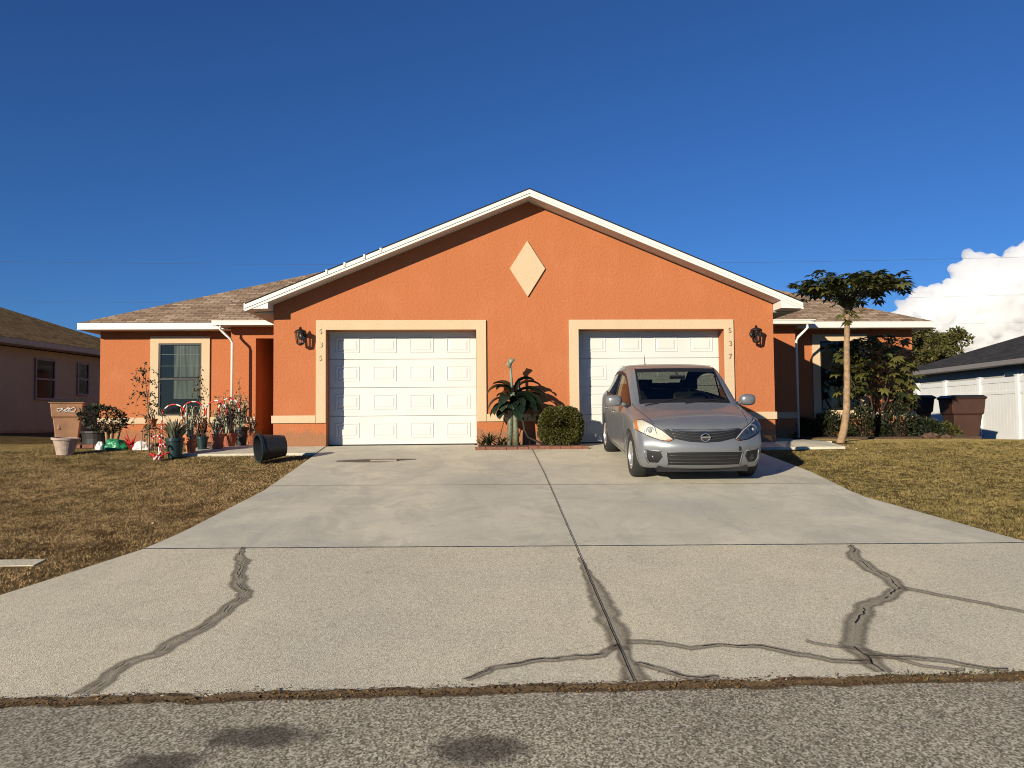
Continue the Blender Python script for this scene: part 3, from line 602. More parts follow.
roof_poly('roof', [[Q(*cs[0], lz), Q(*cs[1], lz), Q(*r1, pk), Q(*r0, pk)], [Q(*cs[1], lz), Q(*cs[2], lz), Q(*r1, pk)], [Q(*cs[2], lz), Q(*cs[3], lz), Q(*r0, pk), Q(*r1, pk)], [Q(*cs[3], lz), Q(*cs[0], lz), Q(*r0, pk)]], M['shingle'], BH)

# ------------------------------------------------------------------ fence on the right
fp = [(14.05, 13.3), (14.06, 11.45), (13.92, 9.65), (13.78, 7.75), (13.62, 5.9), (13.46, 4.05)]
FE = thing('vinyl_fence', 'white vinyl privacy fence running back along the right side of the duplex', 'fence', (13.8, 8.5, -.3))
FT = 1.50
for i, (x, y) in enumerate(fp):
    zb = gz(x, y) - .1; mb = MB(); mb.box(x - .065, x + .065, y - .065, y + .065, zb, FT + .03)
    p = mb.build('post', M['vinyl'], FE, bevel=.006)
    mb = MB(); mb.add([(x - .08, y - .08, FT + .03), (x + .08, y - .08, FT + .03), (x + .08, y + .08, FT + .03), (x - .08, y + .08, FT + .03), (x - .08, y - .08, FT + .045), (x + .08, y - .08, FT + .045), (x + .08, y + .08, FT + .045), (x - .08, y + .08, FT + .045), (x, y, FT + .07)],
        [(3, 2, 1, 0), (0, 1, 5, 4), (1, 2, 6, 5), (2, 3, 7, 6), (3, 0, 4, 7), (4, 5, 8), (5, 6, 8), (6, 7, 8), (7, 4, 8)]); mb.build('post_cap', M['vinyl'], p)
for (xa, ya), (xb, yb) in zip(fp[:-1], fp[1:]):
    d = Vector((xb - xa, yb - ya)); L = d.length; Mx = Matrix.Translation((xa, ya, 0)) @ Matrix.Rotation(math.atan2(d.y, d.x), 4, 'Z'); mb = MB()
    zb = min(gz(xa, ya), gz(xb, yb)) - .02
    mb.box(.07, L - .07, -.028, .028, FT - .14, FT - .0, None, Mx); mb.box(.07, L - .07, -.028, .028, FT - .46, FT - .38, None, Mx); mb.box(.07, L - .07, -.028, .028, zb + .03, zb + .17, None, Mx)
    n = 11; w = (L - .14) / n
    for k in range(n): mb.box(.07 + w * k + .003, .07 + w * (k + 1) - .003, -.014, .014, zb + .17, FT - .14, None, Mx)
    mb.build('fence_panel', M['vinyl'], FE)

# ------------------------------------------------------------------ foliage helpers
def leaves(name, P, D, U, L, W, mat, parent=None, local=False, rnd=None, fold=.25, droop=.15):
    P = np.array(P, float); D = np.array(D, float); U = np.array(U, float); n = len(P)
    D /= np.linalg.norm(D, axis=1)[:, None] + 1e-9; S = np.cross(D, U); S /= np.linalg.norm(S, axis=1)[:, None] + 1e-9; Nn = np.cross(S, D)
    L = np.broadcast_to(np.array(L, float), (n,))[:, None]; W = np.broadcast_to(np.array(W, float), (n,))[:, None]
    mid = P + D * L * .5; tip = P + D * L - Nn * L * droop
    lf = mid + S * W * .5 + Nn * W * fold; rt = mid - S * W * .5 + Nn * W * fold
    V = np.stack([P, lf, tip, rt, mid], 1).reshape(-1, 3)
    b = (np.arange(n) * 5)[:, None]
    F = np.concatenate([b + np.array([[0, 4, 1]]), b + np.array([[4, 2, 1]]), b + np.array([[0, 3, 4]]), b + np.array([[4, 3, 2]])], 0)
    if rnd is None: rnd = rng.random(n)
    return tri_mesh(name, V, F, mat, parent, local, np.repeat(rnd, 5))
def tri_mesh(name, V, F, mat, parent=None, local=False, vals=None):
    me = bpy.data.meshes.new(name); nv, nf = len(V), len(F); me.vertices.add(nv); me.loops.add(nf * 3); me.polygons.add(nf)
    me.vertices.foreach_set('co', np.asarray(V, np.float32).ravel()); me.loops.foreach_set('vertex_index', np.asarray(F, np.int32).ravel())
    me.polygons.foreach_set('loop_start', np.arange(0, nf * 3, 3, dtype=np.int32)); me.polygons.foreach_set('loop_total', np.full(nf, 3, np.int32))
    me.materials.append(mat); me.update(calc_edges=True)
    if vals is not None: a = me.attributes.new('rnd', 'FLOAT', 'POINT'); a.data.foreach_set('value', np.asarray(vals, np.float32))
    return link(name, me, parent, local)
def rdir(n, zbias=0., zs=1.):
    v = rng.normal(size=(n, 3)); v[:, 2] = v[:, 2] * zs + zbias; return v / np.linalg.norm(v, axis=1)[:, None]
def palmate(name, C, Nrm, Dr, R, mat, parent, lobes=7, width=.44, spread=2.6):
    P, D, U, L, W, q = [], [], [], [], [], []
    for c, nn, dd, r in zip(C, Nrm, Dr, R):
        c, nn, dd = Vector(c), Vector(nn).normalized(), Vector(dd); dd = (dd - nn * dd.dot(nn)).normalized(); rv = random.random()
        for k in range(lobes):
            a = (k - (lobes - 1) / 2) / ((lobes - 1) / 2) * spread; rot = Matrix.Rotation(a, 3, nn); v = rot @ dd; ln = r * (1 - .35 * abs(a) / spread)
            P.append(c); D.append(v); U.append(nn); L.append(ln * random.uniform(.85, 1.1)); W.append(ln * width * random.uniform(.8, 1.15)); q.append(min(1, max(0, rv + random.uniform(-.15, .15))))
    return leaves(name, P, D, U, L, W, mat, parent, rnd=np.array(q), fold=.12, droop=.22)
def arc_blade(mb, base, az, length, width, rise, fall, n=7, bank=0., vals=None, rv=.5, cup=.18):
    """a long leaf blade that rises then falls over"""
    base = Vector(base); h = Vector((math.cos(az), math.sin(az), 0)); side = Vector((-math.sin(az), math.cos(az), 0)); pts = []
    a = rise; p = base.copy(); st = length / n
    for i in range(n + 1):
        pts.append((p.copy(), a)); p = p + (h * math.cos(a) + Vector((0, 0, 1)) * math.sin(a)) * st; a -= (rise - fall) / n
    o = len(mb.v)
    for i, (q, a) in enumerate(pts):
        t = i / n; w = width * (math.sin(PI * min(1, .08 + t * .92)) ** .6) * .5; up = Vector((0, 0, 1)) * math.cos(a) - h * math.sin(a)
        s = side * math.cos(bank) + up * math.sin(bank)
        mb.v += [tuple(q + s * w + up * w * cup * 2), tuple(q), tuple(q - s * w + up * w * cup * 2)]
        if vals is not None: vals += [rv, rv * .8 + .3, rv]
    for i in range(n):
        for j in (0, 1): mb.f.append((o + i * 3 + j, o + i * 3 + j + 1, o + i * 3 + 4 + j, o + i * 3 + 3 + j)); mb.mi.append(0)
def build_vals(mb, name, mat, parent, vals, smooth=True):
    o = mb.build(name, mat, parent, smooth=smooth); a = o.data.attributes.new('rnd', 'FLOAT', 'POINT'); a.data.foreach_set('value', vals); return o

# ------------------------------------------------------------------ lawn
def in_poly_bare(x, y):
    if -17 < x < -14.2 and y > 7: return True
    l, r = edge(max(-10.31, min(0, y)))
    ov = .03 + .07 * noise.noise(Vector((x * 3, y * 3, 4)))
    if l + ov < x < r - ov and y < .1: return True
    if -6.0 < x < -3.65 and -.88 < y < .1: return True
    if -6.35 < x < -4.6 and -.2 < y: return True
    if 3.8 < x < 5.6 and -.88 < y < .1: return True
    if 4.6 < x < 6.15 and -.2 < y: return True
    if -9.35 < x < 9.35 and y > 1.9 and x < 0: return True
    if 5.9 < x < 9.9 and y > 1.9: return True
    if abs(x) < 9.4 and y > 3.4: return True
    if abs(x) < 4.7 and y > -.1: return True
    if x < -4.75 and -7.68 < y < -7.40: return True
    return y < -10.28
GP = []
def lawn(name, x0, x1, y0, y1, label):
    n = int((x1 - x0) * (y1 - y0) * 640); X = rng.uniform(x0, x1, n); Y = rng.uniform(y0, y1, n)
    keep = np.array([not in_poly_bare(x, y) for x, y in zip(X, Y)]); X, Y = X[keep], Y[keep]; n = len(X)
    Z = np.array([gz(x, y) for x, y in zip(X, Y)]) - .035
    tn = np.array([noise.noise(Vector((x * .8, y * .8, 1))) for x, y in zip(X, Y)]); hh = .021 + .012 * tn
    V = []; F = []; vals = []; k = 5
    bx = np.repeat(X, k) + rng.normal(0, .018, n * k); by = np.repeat(Y, k) + rng.normal(0, .018, n * k); bz = np.repeat(Z, k); H_ = np.repeat(hh, k) * rng.uniform(.5, 1.4, n * k)
    az = rng.uniform(0, 2 * PI, n * k); ln = rng.uniform(.2, 1.3, n * k); w = rng.uniform(.002, .0045, n * k); ax = rng.uniform(0, 2 * PI, n * k)
    dx, dy = np.cos(ax) * w, np.sin(ax) * w
    p0 = np.stack([bx - dx, by - dy, bz], 1); p1 = np.stack([bx + dx, by + dy, bz], 1); p2 = np.stack([bx + np.cos(az) * ln * H_, by + np.sin(az) * ln * H_, bz + H_], 1)
    V = np.stack([p0, p1, p2], 1).reshape(-1, 3); F = np.arange(len(V)).reshape(-1, 3); vals = np.repeat(rng.random(n * k), 3)
    o = tri_mesh(name, V, F, M['grass'], vals=vals); tag(o, label, 'grass', kind='stuff'); return o
lawn('grass', -14.2, -3.6, -10.3, 3.6, 'short dry brownish lawn to the left of the driveway')
lawn('grass', 3.6, 14.2, -9.0, 6.4, 'short golden green lawn to the right of the driveway')
for (x0, x1, y0, y1, nn, lb) in ((-13, -4.2, -9, 1.5, 240, 'left'), (4.4, 13, -7.5, 5, 260, 'right')):
    X = rng.uniform(x0, x1, nn); Y = rng.uniform(y0, y1, nn); kp = np.array([not in_poly_bare(a, b_) for a, b_ in zip(X, Y)]); X, Y = X[kp], Y[kp]; P = np.array([(a, b_, gz(a, b_) - .012) for a, b_ in zip(X, Y)]); nn = len(P)
    o = leaves('fallen_leaves', P, rdir(nn, 0, .25), np.tile([0, 0, 1.], (nn, 1)) + rng.normal(0, .5, (nn, 3)), rng.uniform(.03, .07, nn), rng.uniform(.02, .04, nn), M['dry_leaf']); tag(o, 'pale dry leaves scattered over the ' + lb + ' lawn', 'fallen leaves', kind='stuff')
# litter along the road edge
n = 6500; X = rng.uniform(-7, 7, n); Y = -10.345 + rng.normal(0, .034, n) * (1 + 1.2 * (rng.random(n) < .10)); P = np.stack([X, Y, np.where(Y > -10.34, -.955, -.967) + rng.uniform(0, .006, n)], 1)
D = rdir(n, 0, .3); o = leaves('leaf_litter', P, D, np.tile([0, 0, 1.], (n, 1)) + rng.normal(0, .4, (n, 3)), rng.uniform(.010, .026, n), rng.uniform(.005, .011, n), M['litter']); tag(o, 'dry leaf litter caught along the seam between driveway and road', 'leaf litter', kind='stuff')
n = 160; X = rng.uniform(1.2, 2.6, n) ; Y = -10.32 + rng.normal(0, .025, n); P = np.stack([X, Y, np.full(n, -.963)], 1)
o = leaves('weeds', P, rdir(n, 1.2, .4), rdir(n), rng.uniform(.015, .045, n), .006, M['leaf_olive']); tag(o, 'small weeds sprouting in the seam at the road edge', 'weeds', kind='stuff')

# ------------------------------------------------------------------ planting bed between the doors
mb = MB(); mb.box(-.93, .93, -.62, -.002, -.12, .0); tag(mb.build('garden_bed', M['mulch']), kind='structure')
mb = MB()
x = -.99
while x < 1.0: w = random.uniform(.18, .21); mb.box(x, min(x + w - .006, 1.02), -.70 + random.uniform(-.004, .004), -.62, -.13, -.010 + random.uniform(-.008, .006)); x += w
tag(mb.build('brick_edging', M['brick'], bevel=.006), 'low red brick edging along the planting bed between the garage doors', 'edging')
# banana-like plant
BP = thing('banana_plant', 'tall dark green plant with drooping broad leaves between the garage doors', 'plant', (-.30, -.40, 0))
mb = MB(); mb.tube([(-.37, -.40, -.02), (-.36, -.40, .3), (-.34, -.4, .7), (-.31, -.4, .95)], [.05, .05, .045, .03], 12); mb.tube([(-.25, -.43, -.02), (-.26, -.43, .3), (-.27, -.42, .7), (-.29, -.4, .95)], [.055, .05, .045, .03], 12)
mb.build('trunk', M['stem_green'], BP, smooth=True)
lv = [ # azimuth (0=+x, -90=to camera), length, width, rise, fall, base z
 (175, .62, .20, 1.0, -1.3, .92), (186, .60, .17, .5, -1.5, .80), (160, .50, .22, 1.2, -.6, .95), (205, .50, .22, .3, -1.5, .72), (230, .42, .22, .6, -1.5, .70),
 (5, .72, .19, 1.1, -1.1, .95), (-8, .78, .21, .75, -1.2, .90), (-20, .70, .22, .55, -1.3, .82), (10, .82, .18, .8, -1.15, .80), (-35, .60, .21, .5, -1.5, .72), (-60, .45, .22, .5, -1.5, .70), (-95, .40, .22, .7, -1.6, .72), (-120, .48, .2, .8, -1.4, .80),
 (95, .35, .16, .9, -.8, .9), (140, .45, .15, .9, -1.0, .85), (-5, .55, .15, 1.35, -.9, 1.0), (195, .40, .18, 1.2, -1.2, .95), (-75, .35, .18, .2, -1.5, .62), (-150, .38, .2, .2, -1.5, .62), (20, .5, .16, .1, -1.4, .7)]
lv += [(random.uniform(-180, 180), random.uniform(.3, .62), .17, random.uniform(-.1, .9), -1.5, random.uniform(.6, .95)) for _ in range(12)]
lv += [(random.uniform(-40, 25), random.uniform(.55, .8), .15, random.uniform(.1, .8), -1.2, random.uniform(.72, .95)) for _ in range(5)]
mb = MB(); vals = []
for a, l, w, r, f, z in lv:
    a = math.radians(a); b0 = Vector((-.30 + .04 * math.cos(a), -.40 + .04 * math.sin(a), z)); arc_blade(mb, b0, a, l * .87, w * 1.2, r, f, 9, random.uniform(-.3, .3), vals, random.random())
build_vals(mb, 'leaf_crown', M['leaf_banana'], BP, vals)
mb = MB(); mb.tube([(-.31, -.4, .9), (-.33, -.4, 1.2), (-.345, -.4, 1.42)], [.022, .024, .02], 8); mb.tube([(-.345, -.4, 1.40), (-.36, -.41, 1.47), (-.33, -.43, 1.53), (-.27, -.45, 1.54)], [.02, .045, .05, .012], 7); mb.tube([(-.345, -.4, 1.38), (-.385, -.42, 1.46), (-.40, -.44, 1.50)], [.015, .035, .006], 6); mb.build('new_leaf', M['spear'], BP, smooth=True)
mb = MB(); mb.tube([(-.22, -.42, .85), (-.20, -.44, 1.0), (-.195, -.42, 1.2)], [.02, .035, .02], 7); mb.build('rolled_leaf', M['leaf_banana'], BP, smooth=True)
# bent bare stems beside it
BS = thing('bare_branch_plant', 'leafless bent stem curving from the ground between banana plant and round bush', 'plant', (.14, -.45, 0))
mb = MB(); mb.tube([(.30, -.5, -.01), (.14, -.48, .06), (-.04, -.46, .15), (-.11, -.45, .28), (-.13, -.44, .48), (-.18, -.44, .62), (-.17, -.42, .74)], [.022, .022, .02, .02, .02, .016, .012], 8); mb.tube([(-.15, -.44, .58), (-.05, -.43, .66), (.1, -.42, .62), (.2, -.42, .66)], [.012, .01, .008, .005], 6); mb.tube([(-.05, -.43, .66), (-.02, -.42, .78)], .007, 6); mb.build('trunk', simple('blackened_stem', (.03, .02, .014), .8), BS, smooth=True)
n = 26; P = np.stack([rng.uniform(-.15, .3, n), rng.uniform(-.5, -.35, n), rng.uniform(.45, .75, n)], 1); leaves('crown', P, rdir(n, -.5), rdir(n), .07, .03, M['leaf_olive'], BS)
TW = thing('twig_plant', 'thin leaning twig rising out of the spiky plant', 'plant', (-.5, -.4, 0))
mb = MB(); mb.tube([(-.60, -.42, -.01), (-.52, -.42, .25), (-.45, -.42, .5), (-.40, -.41, .68)], [.009, .008, .006, .004], 6); mb.build('trunk', M['bark_dark'], TW)
n = 10; P = np.stack([rng.uniform(-.47, -.36, n), rng.uniform(-.45, -.38, n), rng.uniform(.5, .7, n)], 1); leaves('crown', P, rdir(n), rdir(n), .05, .02, M['leaf_olive'], TW)
# spiky plant
SP = thing('spiky_plant', 'low spiky strap leaved plant beside the left garage door', 'plant', (-.70, -.38, 0))
mb = MB(); vals = []
for cx, nn, s in ((-.74, 34, 1), (-.52, 20, .7), (-.86, 14, .6)):
    for k in range(nn): a = random.uniform(0, 2 * PI); arc_blade(mb, (cx + random.uniform(-.04, .04), -.38 + random.uniform(-.04, .04), .0), a, random.uniform(.22, .36) * s, .028, random.uniform(.7, 1.5), random.uniform(-.5, .9), 5, 0, vals, random.random())
build_vals(mb, 'leaf_crown', M['leaf_dark'], SP, vals)
# clipped bush
BU = thing('round_bush', 'dense rounded green bush left of the right garage door', 'bush', (.54, -.42, 0))
n = 15000; u = rdir(n); r = rng.uniform(.70, 1.0, n) ** .5; nz = np.array([noise.noise(Vector(v * 3)) for v in u]); r = r * (1 + .10 * nz)
ab = np.sign(u) * np.abs(u) ** .62; ab /= np.maximum(1e-6, np.linalg.norm(ab, axis=1))[:, None] ** .35
P = np.stack([.54 + ab[:, 0] * .40 * r, -.43 + ab[:, 1] * .30 * r, .34 + ab[:, 2] * .345 * r], 1); P[:, 1] = np.minimum(P[:, 1], -.04); P[:, 2] = np.maximum(P[:, 2], .0)
leaves('crown', P, u + rdir(n) * .8, rdir(n), rng.uniform(.03, .05, n), rng.uniform(.02, .03, n), M['leaf_olive'], BU)
mb = MB(); mb.lathe([(0, -.02), (.15, .0), (.22, .15), (.22, .36), (.15, .48), (0, .50)], Matrix.Translation((.54, -.36, 0)) @ Matrix.Scale(.75, 4, (0, 1, 0)), 16); mb.build('shade_core', simple('bush_shade', (.022, .022, .006), 1, spec=0), BU)  # solid near-black core, its colour standing for the shade behind the leaves
mb = MB(); 
for k in range(5): a = k * 1.3; mb.tube([(.54 + .05 * math.cos(a), -.42 + .05 * math.sin(a), -.03), (.54 + .15 * math.cos(a), -.42 + .1 * math.sin(a), .3)], [.012, .006], 6)
mb.build('trunk', M['bark_dark'], BU)

# ------------------------------------------------------------------ trees on the right
PX, PY = 6.00, .25
PT = thing('papaya_tree', 'tall slim papaya tree with pale curved trunk and flat spreading crown', 'tree', (PX, PY, 0))
mb = MB(); tp = [(PX, PY, -.08), (PX + .10, PY, .25), (PX + .18, PY + .02, .7), (PX + .21, PY + .03, 1.3), (PX + .22, PY + .03, 2.0), (PX + .25, PY + .03, 2.6), (PX + .25, PY, 3.2)]
tps = []
for i in range(len(tp) - 1):
    for k in range(6): tps.append(tuple(Vector(tp[i]).lerp(Vector(tp[i + 1]), k / 6)))
tps.append(tp[-1]); mb.tube(tps, [.085 - .035 * i / len(tps) + .004 * math.sin(i * 2.1) for i in range(len(tps))], 14); mb.build('trunk', M['bark'], PT, smooth=True)
C, NN, DD, RR = [], [], [], []; mb = MB(); top = Vector((PX + .25, PY, 3.15)); GS = len(COL.objects)
for k in range(330):
    a = random.uniform(0, 2 * PI); d = (random.random() ** .6) * 1.18 + .12; zz = 3.42 + .18 * random.random() - .10 * (d / 1.25) ** 2 + random.uniform(-.26, .08)
    if k < 26: d = random.uniform(.05, .30); zz = random.uniform(2.55, 3.15)
    st = top + Vector((0, 0, random.uniform(-.35, .1))) if k >= 26 else Vector((top.x, top.y, zz + .05))
    e_ = Vector((top.x + .05 + d * .94 * math.cos(a), top.y + d * math.sin(a) * .9, zz)); mid = st.lerp(e_, .5) + Vector((0, 0, .10))
    if k < 26 or k % 3 == 0: mb.tube([tuple(st), tuple(mid), tuple(e_)], [.012, .009, .006], 5)
    C.append(tuple(e_)); NN.append((random.uniform(-.4, .4), random.uniform(-.4, .4), 1 if k >= 26 else .5)); DD.append((math.cos(a), math.sin(a), -.2)); RR.append(random.uniform(.17, .28) if k >= 26 else random.uniform(.12, .18))
mb.build('leaf_stalks', M['stem_green'], PT, smooth=True); palmate('crown', C, NN, DD, RR, M['leaf_papaya'], PT); PT.scale = (.885, .885, .885)
QX, QY = 7.95, 2.6
PT2 = thing('leafy_tree', 'short bushy tree with large lobed leaves in front of the right wing window', 'tree', (QX, QY, 0))
mb = MB(); C, NN, DD, RR = [], [], [], []
for bx, by, bz in ((-.75, -.1, 1.55), (-.2, .1, 2.0), (.35, -.1, 1.9), (.75, 0, 1.4), (.2, -.25, 1.1), (.55, .1, .85), (-.1, -.2, 1.5)):
    mb.tube([(QX, QY, -.05), (QX + bx * .25, QY, .45), (QX + bx * .7, QY + by, bz * .75), (QX + bx, QY + by, bz)], [.022, .018, .014, .008], 7)
for k in range(350):
    a = random.uniform(0, 2 * PI); r = random.random() ** .5; zz = random.uniform(-1, 1); f = math.sqrt(max(0, 1 - zz * zz * .7)) * r
    x_ = QX + .0 + .98 * f * math.cos(a) ; z_ = 1.45 + .80 * zz; 
    if z_ < .95 and (x_ < QX + .05 or z_ < .7): continue
    if z_ < .9: x_ = QX + .5 + (x_ - QX) * .5
    c = (x_, QY + .5 * f * math.sin(a), z_); C.append(c); NN.append((random.uniform(-.6, .6), random.uniform(-.9, .3), .9)); DD.append((math.cos(a), math.sin(a) - .3, -.3)); RR.append(random.uniform(.12, .22))
    if k % 5 == 0: mb.tube([(QX + (c[0] - QX) * .6, QY + (c[1] - QY) * .6, c[2] - .12), c], [.008, .005], 4)
mb.build('trunk', M['bark_dark'], PT2, smooth=True); palmate('crown', C, NN, DD, RR, M['leaf_papaya'], PT2)
def low_shrub(x, y, w, h, n, mat, label, seed=0, name='low_shrub', grp=None):
    S = thing(name, label, 'shrub', (x, y, gz(x, y)), grp); u = rdir(n); u[:, 2] = np.abs(u[:, 2]); r = rng.uniform(.5, 1, n) ** .6
    z0 = gz(x, y); P = np.stack([x + u[:, 0] * w * r, y + u[:, 1] * w * .7 * r, z0 + u[:, 2] * h * r], 1); P[:, 1] = np.minimum(P[:, 1], 3.33 if abs(x) < 9.2 else 99)
    leaves('crown', P, u + rdir(n) * .7, rdir(n), rng.uniform(.05, .10, n), rng.uniform(.03, .05, n), mat, S)
    mb = MB()
    for k in range(6): a = k * 1.05; mb.tube([(x, y, z0 - .05), (x + w * .6 * math.cos(a), y + w * .4 * math.sin(a), z0 + h * .7)], [.012, .004], 5)
    mb.build('trunk', M['bark_dark'], S); return S
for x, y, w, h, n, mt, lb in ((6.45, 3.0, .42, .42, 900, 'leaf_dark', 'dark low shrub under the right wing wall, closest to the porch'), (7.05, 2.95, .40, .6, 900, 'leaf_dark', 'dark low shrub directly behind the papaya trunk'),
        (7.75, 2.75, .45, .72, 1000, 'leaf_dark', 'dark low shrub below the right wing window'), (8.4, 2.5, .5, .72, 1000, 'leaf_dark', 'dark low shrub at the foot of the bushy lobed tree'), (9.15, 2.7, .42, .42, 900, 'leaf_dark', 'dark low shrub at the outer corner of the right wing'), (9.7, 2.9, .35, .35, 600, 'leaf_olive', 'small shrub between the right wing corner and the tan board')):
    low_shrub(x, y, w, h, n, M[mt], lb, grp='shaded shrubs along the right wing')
mb = MB(); mb.prism_z([(6.15, 2.1), (9.9, 1.9), (10.0, 3.38), (6.15, 3.38)], -.2, .012); tag(mb.build('garden_bed', M['mulch']), kind='structure')
mb = MB(); mb.prism_z([(-9.3, 2.0), (-6.35, 2.0), (-6.35, 3.38), (-9.3, 3.38)], -.2, .012); tag(mb.build('garden_bed', M['mulch']), kind='structure')
def rock(name, x, y, r, mat, label, grp=None, sq=.6):
    bm = bmesh.new(); bmesh.ops.create_icosphere(bm, subdivisions=3, radius=r)
    for v in bm.verts: f = 1 + .35 * noise.noise(v.co * (2.2 / r) + Vector((x * 7, y * 3, 1))); v.co = Vector((v.co.x * f * 1.2, v.co.y * f, v.co.z * f * sq))
    me = bpy.data.meshes.new(name); bm.to_mesh(me); bm.free(); me.materials.append(mat); o = link(name, me); o.location = (x, y, gz(x, y) + r * sq * .3); return tag(o, label, 'rock', grp)
rock('rock', 8.75, 1.85, .14, M['rockm'], 'dark reddish brown rock at the lawn edge under the bushy tree', 'rocks at the bed edge'); rock('rock', 9.15, 1.95, .09, M['rockm'], 'smaller brown rock just right of the larger reddish one', 'rocks at the bed edge')

# ------------------------------------------------------------------ wheeled bins
def wheelie_bin(x, y, rz, body, label, s=1., tilt=0., mark=None):
    R_ = thing('wheeled_bin', label, 'bin', (x, y, gz(x, y) - .01), None, (tilt, 0, rz)); R_['group'] = 'wheeled rubbish bins'
    mb = MB(); b_, t_ = .24 * s, .36 * s; hb, ht = .28 * s, .42 * s; h = .98 * s; hm = .62 * s; m1, n1 = .325 * s, .375 * s
    ring = lambda a, b, z: [(-a, -b, z), (a, -b, z), (a, b, z), (-a, b, z)]
    vs = ring(b_, hb, .04) + ring(m1 * .94, n1 * .94, hm) + ring(m1 * 1.03, n1 * 1.03, hm + .03) + ring(t_, ht, h) + ring(t_ + .03, ht + .03, h + .005) + ring(t_ + .03, ht + .03, h + .035)
    fs = [(3, 2, 1, 0)] + [(4 * k + i, 4 * k + (i + 1) % 4, 4 * k + 4 + (i + 1) % 4, 4 * k + 4 + i) for k in range(5) for i in range(4)] + [(20, 21, 22, 23)]
    mb.add(vs, fs); mb.box(-.2 * s, -.14 * s, -hb - .05, -hb + .02, .3, .55); mb.build('body', body, R_, local=True, bevel=.02)
    mb = MB(); k = t_ + .045; l = ht + .05
    mb.add([(-k, -l, h + .035), (k, -l, h + .035), (k, l, h + .035), (-k, l, h + .035), (-k * .8, -l * .8, h + .10), (k * .8, -l * .8, h + .10), (k * .8, l * .85, h + .10), (-k * .8, l * .85, h + .10)], [(3, 2, 1, 0), (0, 1, 5, 4), (1, 2, 6, 5), (2, 3, 7, 6), (3, 0, 4, 7), (4, 5, 6, 7)]); mb.build('lid', M['bin_black'], R_, local=True, bevel=.012)
    mb = MB(); mb.tube([(-.25 * s, l + .04, h), (.25 * s, l + .04, h)], .015, 8); mb.build('handle', M['bin_black'], R_, local=True)
    for sx in (-1, 1):
        mb = MB(); mb.lathe([(0, -.03), (.11, -.03), (.13, -.015), (.13, .015), (.11, .03), (0, .03)], Matrix.Translation((sx * (b_ + .04), hb - .02, .13)) @ Matrix.Rotation(PI / 2, 4, 'Y'), 18); mb.build('wheel', M['rubber'], R_, local=True, smooth=True)
    if mark:
        mb = MB(); rr = random.Random(4)
        for q in range(3):
            cx = -.13 + .12 * q; pts = [(cx + .075 * math.cos(t * 1.05 + q) + rr.uniform(-.02, .02), 0, .82 + .05 * math.sin(t * 1.3 + q * 2) + rr.uniform(-.015, .015)) for t in range(8)]
            mb.tube([(p[0], -(.36 + (p[2] - .62) * .13) * s - .02, p[2] * s) for p in pts], .011, 5)
        mb.build('painted_mark', M['white_pl'], R_, local=True)
    return R_
wheelie_bin(-10.55, 4.6, math.radians(22), M['bin_tan'], 'tan wheeled bin with dark lid and white scrawl beside the left wing', .93, 0, True)
wheelie_bin(11.45, 5.0, math.radians(-12), M['bin_brown'], 'brown wheeled bin with black lid in front of the white fence', 1.1)
wheelie_bin(10.65, 5.9, math.radians(5), M['bin_black'], 'black wheeled bin half hidden between brown bin and house corner', 1.02)
BT = thing('leaning_board', 'sunlit tan board leaning low beside the brown bin', 'board', (10.25, 4.4, gz(10.25, 4.4)))
mb = MB(); mb.box(-.28, .28, -.02, .02, 0, .34, None, Matrix.Translation((10.25, 4.45, gz(10.25, 4.4) - .02)) @ Matrix.Rotation(-.25, 4, 'X')); mb.build('board', M['cardboard'], BT, bevel=.005)
mb = MB(); mb.box(-.27, .27, -.035, .0, .12, .15, None, Matrix.Translation((10.25, 4.45, gz(10.25, 4.4) - .02)) @ Matrix.Rotation(-.25, 4, 'X')); mb.build('batten', M['cardboard'], BT)

# ------------------------------------------------------------------ pots and yard things on the left
def pot_prof(r, h, rim=.03): return [(0, 0), (r * .72, 0), (r * .93, h * .82), (r * .93 + rim * .2, h * .82), (r + rim * .3, h * .84), (r + rim * .3, h), (r - .01, h), (r - .02, h * .88), (0, h * .86)]
def potted(x, y, r, h, mat, label, plant, cat='potted plant', name='potted_plant', group='pots along the left walkway'):
    z = max(gz(x, y) - .02, -.03) if y > -.3 else gz(x, y) - .02
    if -6.3 < x < -5.0 and y > -.1: z = 0
    R_ = thing(name, label, cat, (x, y, z), group); Mx = Matrix.Translation((x, y, z))
    mb = MB(); mb.lathe(pot_prof(r, h), Mx, 24); mb.build('pot', mat, R_, smooth=False, bevel=0)
    mb = MB(); mb.lathe([(0, h * .87), (r * .9, h * .865)], Mx, 16); mb.build('soil', M['potsoil'], R_)
    plant(R_, x, y, z + h * .86, r); return R_
def spikes(n, L, w, mat, up=(.9, 1.5)):
    def f(R_, x, y, z, r):
        mb = MB(); vals = []
        for k in range(n): a = random.uniform(0, 2 * PI); q = random.uniform(0, r * .7); arc_blade(mb, (x + q * math.cos(a), y + q * math.sin(a), z), a, L * random.uniform(.6, 1.1), w, random.uniform(*up), random.uniform(-.2, 1.2), 5, 0, vals, random.random())
        build_vals(mb, 'leaves', mat, R_, vals)
    return f
